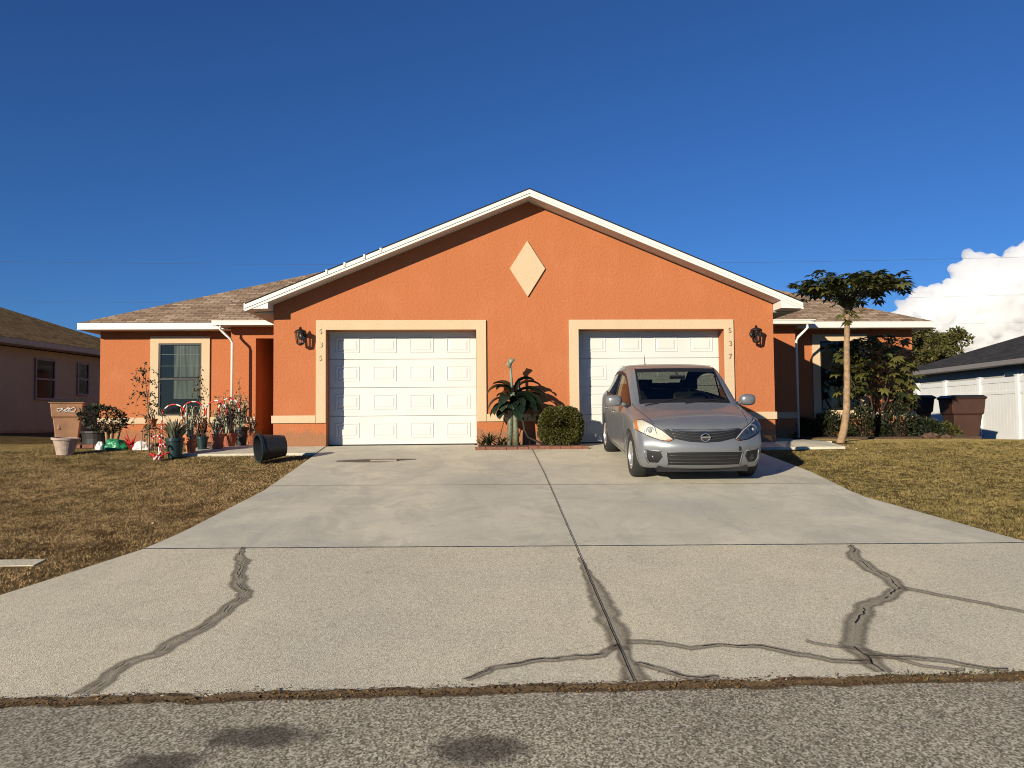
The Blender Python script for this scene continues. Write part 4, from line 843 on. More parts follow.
def canes(n, L, mat, leafmat, lf=60, lsize=.06):
    def f(R_, x, y, z, r):
        mb = MB(); P = []
        for k in range(n):
            a = random.uniform(0, 2 * PI); q = random.uniform(0, r * .7); lean = random.uniform(0, .22); ll = L * random.uniform(.55, 1.05); pts = []
            for i in range(6): t = i / 5; pts.append((x + (q + lean * t * ll) * math.cos(a) + .02 * math.sin(t * 7 + k), y + (q + lean * t * ll) * math.sin(a), z + ll * t))
            mb.tube(pts, [.014 - .006 * i / 5 for i in range(6)], 6)
            for i in range(lf): t = random.uniform(.35, 1.03); j = min(4, int(t * 5)); p = Vector(pts[j]).lerp(Vector(pts[j + 1]), min(1, t * 5 - j)); P.append(tuple(p))
        mb.build('stems', mat, R_, smooth=True); n_ = len(P)
        if n_: P = np.array(P); leaves('leaves', P + rng.normal(0, .02, (n_, 3)), rdir(n_, .2), rdir(n_), lsize * rng.uniform(.6, 1.2, n_), lsize * .45, leafmat, R_)
    return f
potted(-6.00, -1.10, .145, .33, M['pot_green'], 'dark green pot of grey spiky succulents, front of the row', spikes(70, .40, .04, M['leaf_pale'], (1.0, 1.55)))
potted(-5.88, -.68, .095, .26, M['terracotta'], 'bright orange pot with upright pale cactus stems, second from the front', canes(8, .60, M['stem_pale'], M['leaf_pale'], 10, .05))
potted(-5.83, -.25, .10, .24, M['pot_green'], 'small dark pot with reddish stems between two orange pots', canes(10, .42, M['bark_dark'], M['leaf_red'], 18, .05))
potted(-5.58, -.20, .12, .28, M['terracotta_dull'], 'dull terracotta pot in the middle of the row by the walkway', canes(12, .45, M['stem_pale'], M['leaf_pale'], 16, .06))
potted(-5.62, .55, .17, .25, M['terracotta_dull'], 'wide terracotta bowl planter full of mixed grey green stems', canes(26, .72, M['stem_pale'], M['leaf_pale'], 16, .07))
potted(-6.35, .75, .16, .26, M['terracotta'], 'small terracotta pot behind the striped canes near the window', canes(12, .55, M['stem_pale'], M['leaf_olive'], 18, .06))
potted(-5.52, 1.05, .13, .36, M['black'], 'tall black pot with upright stems beside the downspout', canes(14, .66, M['stem_pale'], M['leaf_pale'], 18, .07))
potted(-5.45, 1.55, .10, .24, M['terracotta_dull'], 'little red brown pot nearest the entry recess', canes(9, .36, M['stem_pale'], M['leaf_red'], 22, .05))
# small pot on a wire stand
ST = thing('plant_stand', 'white wire plant stand on the lawn under the left window', 'stand', (-6.80, -.05, gz(-6.80, -.05)))
zx = gz(-6.80, -.05) - .03; mb = MB()
for sx in (-1, 1):
    for sy in (-1, 1): mb.tube([(-6.80 + sx * .12, -.05 + sy * .12, zx), (-6.80 + sx * .11, -.05 + sy * .11, zx + .40)], .009, 6)
for zz in (.12, .40): mb.tube([(-6.80 + .12 * math.cos(t * PI / 6), -.05 + .12 * math.sin(t * PI / 6), zx + zz) for t in range(13)], .008, 6)
mb.box(-6.91, -6.69, -.16, .06, zx + .395, zx + .405); mb.build('wire_frame', M['bark'], ST)
R_ = thing('potted_plant', 'small orange pot standing on the wire plant stand', 'potted plant', (-6.80, -.05, zx + .405), 'pots along the left walkway')
mb = MB(); mb.lathe(pot_prof(.10, .17), Matrix.Translation((-6.80, -.05, zx + .405)), 24); mb.build('pot', M['terracotta'], R_)
canes(4, .25, M['stem_green'], M['leaf_olive'], 8, .05)(R_, -6.80, -.05, zx + .56, .1)
# slim saplings
def sapling(x, y, h, label, lean, nl, mat, brs, group='slim saplings under the left window', spread=.45, ls=.06, z=None):
    z = gz(x, y) if z is None else z; S = thing('sapling', label, 'sapling', (x, y, z), group); mb = MB(); P = []
    pts = [Vector((x + lean * (t ** 1.5) * h, y + .02 * math.sin(t * 5), z - .03 + h * t)) for t in np.linspace(0, 1, 9)]; mb.tube(pts, [.018 - .012 * i / 8 for i in range(9)], 7)
    for k in range(brs):
        t = random.uniform(.3, .95); b = pts[int(t * 8)]; a = random.uniform(0, 2 * PI); L = spread * random.uniform(.4, 1) * (1.15 - t * .5); q = [b]
        for i in range(1, 5): q.append(b + Vector((math.cos(a), math.sin(a) * .6, .55 + .3 * math.sin(i))) * L * i / 4 + Vector((0, 0, -.06 * i * i * L)))
        mb.tube(q, [.008, .007, .006, .004, .003], 5)
        for i in range(nl): j = random.uniform(.8, 4); jj = min(3, int(j)); P.append(tuple(q[jj].lerp(q[jj + 1], j - jj)))
    for i in range(nl): P.append(tuple(pts[random.randint(4, 8)]))
    mb.build('trunk', M['bark'], S, smooth=True); P = np.array(P) + rng.normal(0, .025, (len(P), 3)); n_ = len(P)
    leaves('crown', P, rdir(n_, -.2), rdir(n_), ls * rng.uniform(.6, 1.3, n_), ls * .5, mat, S); return S
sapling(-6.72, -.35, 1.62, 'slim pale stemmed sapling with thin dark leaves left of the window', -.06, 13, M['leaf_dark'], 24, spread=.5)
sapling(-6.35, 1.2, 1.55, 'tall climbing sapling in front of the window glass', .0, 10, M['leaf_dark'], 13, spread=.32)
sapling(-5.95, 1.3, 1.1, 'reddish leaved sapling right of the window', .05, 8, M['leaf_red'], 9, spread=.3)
sapling(-5.62, 1.35, 1.35, 'thin bare sapling rising from the pots beside the downspout', -.02, 7, M['leaf_red'], 9, spread=.28)
# shrub beside the left bin with pale stems
SH = thing('pale_stem_shrub', 'dark leaved shrub on thick pale stems at the left wing corner', 'shrub', (-8.1, 1.2, gz(-8.1, 1.2)))
mb = MB(); 
for dx, tx in ((-.05, -.08), (.06, .16), (0, .02)): mb.tube([(-8.05 + dx, 1.2, -.06), (-8.05 + dx + tx * .5, 1.2, .25), (-8.05 + dx + tx, 1.15, .5)], [.04, .032, .02], 8)
mb.build('trunk', M['bark'], SH, smooth=True)
n = 950; u = rdir(n); r = rng.uniform(.4, 1, n) ** .5; P = np.stack([-8.2 + u[:, 0] * .44 * r + .1 * u[:, 2], 1.2 + u[:, 1] * .3 * r, .55 + u[:, 2] * .22 * r - .12 * u[:, 0]], 1)
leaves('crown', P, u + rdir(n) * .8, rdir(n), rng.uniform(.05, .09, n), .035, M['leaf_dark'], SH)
# tub, brick row, faded pot
o = MB(); o.lathe([(0, 0), (.26, 0), (.30, .26), (.33, .27), (.33, .31), (.29, .31), (.28, .05), (0, .05)], Matrix.Translation((-8.62, 1.9, gz(-8.62, 1.9) - .02)), 26); TU = o.build('plastic_tub', M['bin_black']); tag(TU, 'low black round tub behind the pale stemmed shrub', 'tub')
for k in range(3): mb = MB(); mb.box(-.10, .10, -.05, .05, 0, .07, None, Matrix.Translation((-8.42 + .22 * k, .6 + .02 * (k % 2), gz(-9.3, .95) - .015)) @ Matrix.Rotation(.06 * (k % 3 - 1), 4, 'Z')); tag(mb.build('brick', M['brick'], bevel=.006), 'loose red brick lying in the grass before the black tub', 'brick', 'loose bricks near the left bin')
FPt = MB(); FPt.lathe([(0, 0), (.155, 0), (.175, .10), (.18, .105), (.20, .2), (.205, .205), (.235, .30), (.265, .30), (.27, .345), (.235, .345), (.22, .3), (0, .28)], Matrix.Translation((-8.08, -.5, gz(-8.08, -.5) - .03)) @ Matrix.Rotation(.05, 4, 'Y') @ Matrix.Scale(.86, 4), 30); tag(FPt.build('faded_pot', M['pot_grey'], smooth=False), 'large faded clay coloured pot in front of the tan bin', 'pot')
# bags
def blob(name, x, y, sx, sy, sz, mat, label, cat, seed, zz=None):
    bm = bmesh.new(); bmesh.ops.create_icosphere(bm, subdivisions=5, radius=1)
    for v in bm.verts:
        f = 1 + .28 * noise.noise(v.co * 1.6 + Vector((seed, 0, 0))) + .13 * abs(noise.noise(v.co * 4.5 + Vector((0, seed, 0)))) + .06 * abs(noise.noise(v.co * 11 + Vector((seed, seed, 0)))); c = v.co * f; v.co = Vector((c.x * sx, c.y * sy, max(c.z, -.35) * sz))
    me = bpy.data.meshes.new(name); bm.to_mesh(me); bm.free(); me.materials.append(mat)
    for p in me.polygons: p.use_smooth = True
    o = link(name, me); o.location = (x, y, (gz(x, y) if zz is None else zz) + .33 * sz - .02); return tag(o, label, cat)
blob('plastic_bag', -7.62, .4, .20, .14, .15, M['green_bag'], 'crumpled green plastic bag on the grass beside the pale stemmed shrub', 'bag', 2)
blob('plastic_bag', -7.85, .3, .07, .07, .11, M['white_pl'], 'small white bag against the left side of the green one', 'bag', 5)
blob('plastic_bag', -7.02, .15, .17, .12, .12, M['white_pl'], 'crumpled white plastic bag between the red decoration and the wire stand', 'bag', 9)
RD = thing('red_star_decoration', 'red spiky star shaped yard decoration lying by the white bag', 'decoration', (-7.30, .3, gz(-7.30, .3)))
mb = MB(); zz = gz(-7.30, .3) + .02
for k in range(11): a = k * 2 * PI / 11; el = random.uniform(.1, 1.3); L = random.uniform(.18, .34); mb.tube([(-7.30, .3, zz), (-7.30 + L * math.cos(a) * math.cos(el), .3 + L * math.sin(a) * math.cos(el) * .6, zz + L * math.sin(el))], [.035, .004], 5)
mb.build('spikes', M['red'], RD); mb = MB(); mb.lathe([(0, 0), (.05, .03), (0, .06)], Matrix.Translation((-7.30, .28, zz)), 8); mb.build('centre', M['white_pl'], RD)
# candy canes
def cane(x, y, h, w, dirx, label, diry=0., r=.022):
    z = gz(x, y); Cn = thing('candy_cane', label, 'decoration', (x, y, z), 'candy cane stakes by the left walkway'); pts = []; st = .05
    hh = h - w / 2; k = int(hh / st)
    for i in range(k): pts.append((x, y, z - .02 + hh * i / k))
    for i in range(11): t = i / 10 * PI * 1.12; pts.append((x + dirx * (w / 2) * (1 - math.cos(t)), y + diry * (w / 2) * (1 - math.cos(t)), z + hh + (w / 2) * math.sin(t)))
    mb = MB(); mb.tube(pts, r, 8, M['red'], [M['red'], M['red'], M['white_pl']]); mb.build('cane', M['red'], Cn, smooth=True)
    mb = MB(); mb.tube([(x, y, z - .1), (x, y, z + .1)], .006, 5); mb.build('stake', M['white_pl'], Cn)
cane(-6.50, -.35, .82, .42, 1, 'leftmost large candy cane arch of the row, left of the green pot', r=.013); cane(-6.24, -.10, .85, .38, 1, 'large candy cane arch just right of the first one', .15, r=.013)
cane(-5.90, .15, .86, .38, 1, 'third large candy cane arch, behind the orange pot', -.1, r=.013); cane(-5.70, .25, .90, .36, 1, 'rightmost large candy cane arch, over the terracotta pots', .1, r=.013)
cane(-6.22, -1.15, .36, .12, -1, 'short red and white cane stake left of the green pot', 0, .016); cane(-6.17, -1.32, .24, .10, 1, 'shortest candy cane stake, at the lawn edge', 0, .016)
MS = MB(); 
for k in range(10): a = random.uniform(0, 6.3); MS.tube([(-6.15 + random.uniform(-.1, .1), -1.38 + random.uniform(-.06, .06), gz(-6.15, -1.38) - .0), (-6.15 + .16 * math.cos(a), -1.38 + .1 * math.sin(a), gz(-6.15, -1.38) + random.uniform(.04, .16))], .012, 5, random.choice([M['red'], M['white_pl']]))
tag(MS.build('broken_decoration', M['red']), 'small heap of broken red and white sticks at the foot of the short canes', 'decoration')
# tipped black pot
TPm = Matrix.Translation((-4.18, -1.72, profile(-1.72) + .235)) @ Matrix.Rotation(math.radians(-22), 4, 'Z') @ Matrix.Rotation(math.radians(96), 4, 'X')
TPm = Matrix.Translation((-4.44, -1.84, profile(-1.8) + .215)) @ Matrix.Rotation(math.radians(-58), 4, 'Z') @ Matrix.Rotation(math.radians(-86), 4, 'X')
mb = MB(); mb.lathe([(0, .0), (.0, .42), (.17, .42), (.215, .04), (.232, .04), (.235, 0), (.22, -.004), (.205, .0), (.165, .40), (0, .40)][1:], TPm, 36)
TPo = thing('tipped_pot', 'empty black nursery pot tipped on its side at the driveway edge', 'pot', (-4.25, -1.75, profile(-1.75)))
mb.build('pot', M['black'], TPo, smooth=False)
mb = MB(); mb.lathe([(.222, -.003), (.236, -.003), (.238, .012), (.222, .012)], TPm, 36, M['pot_green']); mb.build('rim', simple('worn_rim', (.12, .13, .14), .5), TPo)
mb = MB(); 
for px, pz_ in ((.10, -.05), (.05, -.15), (-.02, .06)): mb.lathe([(0, .0), (.022, .003), (0, .008)], TPm @ Matrix.Translation((px, pz_, .385)) @ Matrix.Rotation(PI, 4, 'X'), 8)
mb.build('price_labels', M['white_pl'], TPo)

# ------------------------------------------------------------------ distant trees and shrubs behind
def big_tree(x, y, zc, rx, rz, n, label, ls=.28, grp='trees beyond the houses', seed=0):
    z0 = -.3; Tt = thing('broadleaf_tree', label, 'tree', (x, y, z0), grp); rs = random.Random(seed); mb = MB(); mb.tube([(x, y, z0 - .2), (x + .1, y, zc * .5), (x, y, zc)], [.28, .2, .1], 9); P = []; Dn = []
    lobes = [(rs.uniform(-1, 1) * rx * .75, rs.uniform(-1, 1) * rx * .5, rs.uniform(-.75, .95) * rz) for _ in range(34)]
    for lx, ly, lz_ in lobes:
        mb.tube([(x, y, zc * .55), (x + lx * .5, y + ly * .5, zc + lz_ * .3), (x + lx, y + ly, zc + lz_)], [.1, .06, .02], 5)
        m_ = n // 34; u = rdir(m_); r = rng.random(m_) ** .33 * rs.uniform(.20, .34) * rx; P.append(np.stack([x + lx + u[:, 0] * r, y + ly + u[:, 1] * r, zc + lz_ + u[:, 2] * r * .6], 1)); Dn.append(u)
    mb.build('trunk', M['bark_dark'], Tt, smooth=True); P = np.concatenate(P); u = np.concatenate(Dn); k = len(P)
    leaves('crown', P, u + rdir(k) * .7, rdir(k), ls * rng.uniform(.6, 1.3, k), ls * .6, M['leaf_tree'], Tt)
big_tree(25.2, 32, 4.0, 2.1, 1.7, 9000, 'dark green tree close behind the right wing corner', .20, seed=1)
big_tree(32.6, 42, 5.1, 2.9, 1.6, 9000, 'rounded olive green tree left of the brown far roof', .24, seed=2)
big_tree(29.0, 36, 3.2, 2.0, 1.8, 7000, 'lower dark tree between its two taller neighbours', .20, seed=4)

# ------------------------------------------------------------------ overhead wires
def wire(x0, z0, x1, z1, y, label, r=.014):
    mb = MB(); mb.tube([(x0 + (x1 - x0) * t, y, z0 + (z1 - z0) * t - 1.0 * 4 * t * (1 - t)) for t in np.linspace(0, 1, 25)], r, 5); return tag(mb.build('overhead_wire', M['wire'], smooth=True), label, 'wire', 'overhead utility wires')
wire(-60, 12.8, 62, 13.4, 45, 'upper overhead wire crossing the sky behind the duplex', .008)
wire(-60, 10.0, 62, 10.5, 45.6, 'lower overhead wire crossing in front of the cloud', .006)
wire(-60, 8.6, 62, 8.2, 46, 'faint lowest overhead wire behind the roofs', .005)

# ------------------------------------------------------------------ car (front towards -y in its own frame)
CZ = -.212
CAR = thing('parked_car', 'silver compact car parked before the right garage door, nose to the road', 'car', (2.065, -2.28, CZ - .005), None, (math.atan(.0932), 0, math.radians(-1.8)))
AXF, AXR, WR = -1.34, 1.25, .315
def build_cage():
    ZL = [.74, .56, .38, .22]     # side rows as fraction levels (filled per station between belt and bottom)
    # y, half width, belt z, bottom z, bulge, top points k=0..6 as (x, z)
    def hood(w, zb, zc, e=.03): return [(0, zc), (w * .40, zc - .008), (w * .66, zc - .022), (w * .78, zc - .04), (w * .87, zc - .065 - e * .3), (w * .945, (zb + zc) / 2 - .035), (w, zb)]
    S = [
     (-1.86, .80, .70, .20, .25, [(0, .735), (.34, .737), (.53, .745), (.61, .762), (.68, .785), (.75, .765), (.80, .70)]),
     (-1.70, .852, .75, .19, .20, [(0, .82), (.36, .82), (.58, .82), (.665, .828), (.73, .835), (.80, .81), (.852, .75)]),
     (-1.34, .872, .82, .20, .10, [(0, .925), (.37, .92), (.61, .905), (.69, .895), (.755, .885), (.83, .86), (.872, .82)]),
     (-1.05, .872, .865, .20, .08, [(0, .975), (.38, .97), (.635, .955), (.70, .948), (.75, .938), (.825, .91), (.872, .865)]),
     (-.92, .872, .875, .20, .12, [(0, 1.00), (.38, .995), (.665, .98), (.73, .968), (.775, .955), (.835, .925), (.872, .875)]),
     (-.18, .872, .895, .20, .10, [(0, 1.492), (.36, 1.490), (.61, 1.480), (.67, 1.462), (.715, 1.400), (.842, .95), (.872, .895)]),
     (.02, .872, .90, .20, .05, [(0, 1.520), (.36, 1.518), (.615, 1.505), (.675, 1.485), (.72, 1.42), (.842, .955), (.872, .90)]),
     (.40, .872, .91, .20, .0, [(0, 1.537), (.36, 1.534), (.62, 1.520), (.68, 1.498), (.725, 1.435), (.842, .965), (.872, .91)]),
     (1.00, .872, .935, .20, -.03, [(0, 1.50), (.34, 1.497), (.59, 1.48), (.65, 1.455), (.70, 1.39), (.835, .995), (.872, .935)]),
     (1.58, .86, .965, .21, -.05, [(0, 1.12), (.34, 1.112), (.60, 1.095), (.66, 1.085), (.72, 1.07), (.79, 1.03), (.86, .965)]),
     (1.86, .82, .95, .23, -.10, [(0, 1.09), (.34, 1.082), (.57, 1.065), (.64, 1.05), (.70, 1.035), (.76, 1.0), (.82, .95)]),
     (1.98, .76, .90, .25, -.12, [(0, 1.05), (.32, 1.045), (.54, 1.03), (.60, 1.015), (.66, .995), (.72, .96), (.76, .90)])]
    verts = []; rings = []; ns = len(S)
    def bow(y, x, w, bl, z, front):
        yy = y - bl * (1 - min(1, abs(x) / w) ** 2.2)
        if front: yy += {True: np.interp(z, [.18, .27, .40, .525, .59, .64, .74], [.08, .0, -.012, -.035, .01, .05, .095])}[True]
        return float(yy)
    for si, (y, w, zb, z0, bl, top) in enumerate(S):
        ring = {}; fr = si == 0
        full = [(-x, z) for x, z in reversed(top[1:])] + list(top)
        for k, (x, z) in enumerate(full): ring['t', k] = len(verts); verts.append((x, bow(y, x, w, bl, z, fr), z))
        for r in range(1, 5):
            t = r / 5; z = zb + (z0 - zb) * t; ww = w * [1, 1.012, 1.015, 1.008, .99, .95][r]
            for sgn in (-1, 1): ring['s', sgn, r] = len(verts); verts.append((sgn * ww, bow(y, w, w, bl, z, fr) , z))
        for k, (x, z) in enumerate(full): xx = x * .93; ring['b', k] = len(verts); verts.append((xx, bow(y, xx, w, bl, z0, fr), z0))
        rings.append(ring)
    F = []; MI = []
    def q(a, b_, c, d, m=0): F.append((a, b_, c, d)); MI.append(m)
    def side_idx(ring, sgn, r): return ring['t', 0 if sgn < 0 else 12] if r == 0 else (ring['b', 0 if sgn < 0 else 12] if r == 5 else ring['s', sgn, r])
    for i in range(ns - 1):
        A, B_ = rings[i], rings[i + 1]
        for k in range(12):
            m = 0; kk = abs(k - 5.5)    # .5,1.5 centre ; 2.5 between k2-k3 ; 3.5 k3-4 ; 4.5 k4-5
            if i == 4 and kk < 2: m = 1
            if i == 8 and kk < 2: m = 2
            if 4 < kk < 5 and i in (4, 5, 6, 7, 8): m = 3
            q(A['t', k], A['t', k + 1], B_['t', k + 1], B_['t', k], m)
            q(A['b', k + 1], A['b', k], B_['b', k], B_['b', k + 1])
        for sgn in (-1, 1):
            for r in range(5):
                a, b_, c, d = side_idx(A, sgn, r), side_idx(A, sgn, r + 1), side_idx(B_, sgn, r + 1), side_idx(B_, sgn, r)
                q(*((a, b_, c, d) if sgn > 0 else (d, c, b_, a)))
    for si in (0, ns - 1):     # caps
        R = rings[si]; y, w, zb, z0, bl, top = S[si]; g = {}
        full = [(-x, z) for x, z in reversed(top[1:])] + list(top)
        for r in range(6):
            for k in range(13):
                if r == 0: g[r, k] = R['t', k]
                elif r == 5: g[r, k] = R['b', k]
                elif k == 0: g[r, k] = R['s', -1, r]
                elif k == 12: g[r, k] = R['s', 1, r]
                else:
                    x, zt = full[k]; z = zt + (z0 - zt) * (r / 5); xx = x * [1, 1.01, 1.01, 1, .97, .93][r]
                    g[r, k] = len(verts); verts.append((xx, bow(y, xx, w, bl, z, si == 0), z))
        for r in range(5):
            for k in range(12):
                f4 = (g[r, k], g[r + 1, k], g[r + 1, k + 1], g[r, k + 1]); q(*(f4 if si == 0 else f4[::-1]))
    me = bpy.data.meshes.new('cage'); me.from_pydata(verts, [], F); me.polygons.foreach_set('material_index', MI)
    for m_ in (M['paint'], M['glass'], M['glass'], M['glass'], M['dash'], M['trimblack']): me.materials.append(m_)
    bm = bmesh.new(); bm.from_mesh(me); cl = bm.edges.layers.float.new('crease_edge')
    for e_ in bm.edges:
        ms = {f.material_index for f in e_.link_faces}
        if len(ms) > 1: e_[cl] = .9
    vl = bm.verts.layers.float.new('crease_vert')
    for v_ in bm.verts:
        ed = [e_ for e_ in v_.link_edges if len({f.material_index for f in e_.link_faces}) > 1]
        if len(ed) == 2:
            d0 = (ed[0].other_vert(v_).co - v_.co).normalized(); d1 = (ed[1].other_vert(v_).co - v_.co).normalized()
            if d0.dot(d1) > -.8: v_[vl] = 1.0
    bmesh.ops.recalc_face_normals(bm, faces=bm.faces); bm.to_mesh(me); bm.free(); return me
def apply_mods(o):
    dg = bpy.context.evaluated_depsgraph_get(); me = bpy.data.meshes.new_from_object(o.evaluated_get(dg)); return me
cg = bpy.data.objects.new('cage_tmp', build_cage()); COL.objects.link(cg)
sd = cg.modifiers.new('s', 'SUBSURF'); sd.levels = 3; sd.render_levels = 3
solid = apply_mods(cg); bpy.data.objects.remove(cg)
# ray-cast helper on the uncut skin
bmx = bmesh.new(); bmx.from_mesh(solid); BV = BVHTree.FromBMesh(bmx); bmx.free()
tmp = bpy.data.objects.new('body_tmp', solid); COL.objects.link(tmp)
cuts = []
for ay in (AXF, AXR):
    mb = MB(); mb.lathe([(0, -1.2), (WR + .045, -1.2), (WR + .045, 1.2), (0, 1.2)], Matrix.Translation((0, ay, .315)) @ Matrix.Rotation(PI / 2, 4, 'Y'), 48)
    for sx in (-1, 1):
        mb = MB(); c0, c1 = sorted((sx * .56, sx * 1.1)); mb.lathe([(0, c0), (WR + .045, c0), (WR + .045, c1), (0, c1)][::1], Matrix.Translation((0, ay, .315)) @ Matrix.Rotation(PI / 2, 4, 'Y'), 48)
        me = bpy.data.meshes.new('c'); me.from_pydata(mb.v, [], mb.f); bm = bmesh.new(); bm.from_mesh(me); bmesh.ops.remove_doubles(bm, verts=bm.verts, dist=1e-5); bmesh.ops.recalc_face_normals(bm, faces=bm.faces); bm.to_mesh(me); bm.free()
        co = bpy.data.objects.new('cut', me); COL.objects.link(co); cuts.append(co); bo = tmp.modifiers.new('b', 'BOOLEAN'); bo.operation = 'DIFFERENCE'; bo.object = co; bo.solver = 'EXACT'
cutme = apply_mods(tmp)
for c_ in cuts: bpy.data.objects.remove(c_)
bpy.data.objects.remove(tmp)
def split_part(me, keep, name, mats, thick=0):
    bm = bmesh.new(); bm.from_mesh(me); bmesh.ops.delete(bm, geom=[f for f in bm.faces if not keep(f)], context='FACES'); m2 = bpy.data.meshes.new(name); bm.to_mesh(m2); bm.free(); m2.materials.clear()
    for x_ in mats: m2.materials.append(x_)
    if mats[0] is M['glass']:      # black ceramic border round each pane
        bm = bmesh.new(); bm.from_mesh(m2); m2.materials.append(M['trimblack'])
        bv = {v_.index for v_ in bm.verts if v_.is_boundary}
        for f in bm.faces:
            if any(v_.index in bv for v_ in f.verts): f.material_index = 4
        bm.to_mesh(m2); bm.free()
    return m2
bm = bmesh.new(); bm.from_mesh(cutme)
for f in bm.faces:
    c = f.calc_center_median()
    if f.material_index == 0 and abs(c.x) < .835:
        for ay in (AXF, AXR):
            if math.hypot(c.y - ay, c.z - .315) < WR + .05 and c.z < .75: f.material_index = 4
    if f.material_index == 0 and c.z < .235: f.material_index = 5
    f.smooth = True
bm.to_mesh(cutme); bm.free()
def bodykeep(f): return f.material_index in (0, 4, 5)
bodyme = split_part(cutme, bodykeep, 'body', [M['paint'], M['paint'], M['paint'], M['paint'], M['dash'], M['trimblack'], M['dash']])
body = link('body', bodyme, CAR, True); so = body.modifiers.new('s', 'SOLIDIFY'); so.thickness = .018; so.offset = -1; so.material_offset = 6; so.material_offset_rim = 0
wn = body.modifiers.new('e', 'EDGE_SPLIT'); wn.split_angle = math.radians(50)
for idx, nm in ((1, 'windshield'), (2, 'rear_window')): link(nm, split_part(cutme, lambda f: f.material_index == idx, nm, [M['glass']] * 4), CAR, True)
for sgn in (-1, 1): link('side_window', split_part(cutme, lambda f: f.material_index == 3 and f.calc_center_median().x * sgn > 0, 'side_window', [M['glass']] * 4), CAR, True)
def hit(o_, d_):
    r = BV.ray_cast(Vector(o_), Vector(d_).normalized()); return r
def skin(poly, d, up=(0, 0, 1), off=.004, sub=4, origin=(0, 0, 0), center=None):
    """polygon given in the plane facing direction d (u to the viewer's right, v up) laid onto the body skin"""
    d = Vector(d).normalized(); upv = Vector(up); u = d.cross(upv).normalized(); v = u.cross(d)
    bm = bmesh.new(); vs = [bm.verts.new((a, b_, 0)) for a, b_ in poly]; f = bm.faces.new(vs); bmesh.ops.triangulate(bm, faces=[f])
    for _ in range(sub): bmesh.ops.subdivide_edges(bm, edges=[e_ for e_ in bm.edges if e_.calc_length() > .03], cuts=1, use_grid_fill=False); bmesh.ops.triangulate(bm, faces=bm.faces[:])
    for q in bm.verts:
        o_ = Vector(origin) + u * q.co.x + v * q.co.y - d * 3; r = hit(o_, d)
        if r[0] is not None: q.co = r[0] + r[1] * off * (1 if r[1].dot(d) < 0 else -1)
        else: q.co = o_ + d * 3
    return bm
def skin_part(name, poly, d, mat, parent, off=.004, thick=0, **kw):
    bm = skin(poly, d, off=off, **kw); bmesh.ops.recalc_face_normals(bm, faces=bm.faces); me = bpy.data.meshes.new(name); bm.to_mesh(me); bm.free(); me.materials.append(mat)
    for p in me.polygons: p.use_smooth = True
    return link(name, me, parent, True)
def skin_line(pts, d, r, off=.0, origin=(0, 0, 0), n=5, mb=None, step=.04):
    d = Vector(d).normalized(); u = d.cross(Vector((0, 0, 1))).normalized(); v = u.cross(d); out = []
    P = [Vector(p) for p in pts]
    for a, b_ in zip(P[:-1], P[1:]):
        m_ = max(1, int((b_ - a).length / step)); out += [a + (b_ - a) * (i / m_) for i in range(m_)]
    out.append(P[-1]); q = []
    for p in out:
        h_ = hit(Vector(origin) + u * p.x + v * p.y - d * 3, d)
        if h_[0] is not None: q.append(tuple(h_[0] + h_[1] * off))
    mb = mb or MB()
    if len(q) > 1: mb.tube(q, r, n)
    return mb
FD = (0, 1, 0)       # looking at the nose: u = +x to the right? (d x up)
# with d=(0,1,0), up=z: u = d x up = +x
gr = [(-.53, .722), (-.43, .615), (-.20, .572), (0, .562), (.20, .572), (.43, .615), (.53, .722), (.25, .703), (0, .698), (-.25, .703)]
grille = skin_part('grille', gr, FD, M['trimblack'], CAR, off=.003)
mb = MB()
for t in (.25, .5, .75):
    pts = [(x, .566 + (.70 - .566) * t + abs(x) ** 2 * (.25)) for x in np.linspace(-.42 - .05 * t, .42 + .05 * t, 19)]; skin_line(pts, FD, .006, .004, mb=mb)
mb.build('grille_slat', simple('slat_grey', (.10, .10, .10), .3, .6), grille, local=True, smooth=True)
mb = MB(); skin_line([(-.47, .718), (-.25, .706), (0, .701), (.25, .706), (.47, .718)], FD, .006, .004, mb=mb); mb.build('grille_lip', M['chrome'], grille, local=True, smooth=True)
hc = hit((0, -4, .632), (0, 1, 0))[0]
mb = MB(); Em = Matrix.Translation((0, hc.y - .030, .632)) @ Matrix.Rotation(PI / 2, 4, 'X') @ Matrix.Scale(1.15, 4, (1, 0, 0))
mb.tube([tuple(Em @ Vector((.050 * math.cos(t), .050 * math.sin(t), 0))) for t in np.linspace(0, 2 * PI, 29)], .0085, 8, M['chrome'], caps=False); mb.box(-.068, .068, hc.y - .042, hc.y - .026, .620, .644, M['chrome']); mb.build('emblem', M['chrome'], CAR, local=True, smooth=False)
low = [(-.50, .425), (-.465, .265), (.465, .265), (.50, .425), (.3, .435), (0, .438), (-.3, .435)]
li = skin_part('lower_grille', low, FD, M['trimblack'], CAR, off=.003)
mb = MB()
for z in (.30, .345, .39): skin_line([(-.47, z), (0, z), (.47, z)], FD, .008, .003, mb=mb)
mb.build('grille_slat', simple('slat_dark', (.05, .05, .052), .35, .3), li, local=True, smooth=True)
mb = MB(); skin_line([(-.505, .435), (-.3, .445), (0, .448), (.3, .445), (.505, .435), (.47, .258)], FD, .009, .002, mb=mb); skin_line([(-.505, .435), (-.47, .258)], FD, .009, .002, mb=mb); mb.build('grille_frame', M['paint'], li, local=True, smooth=True)
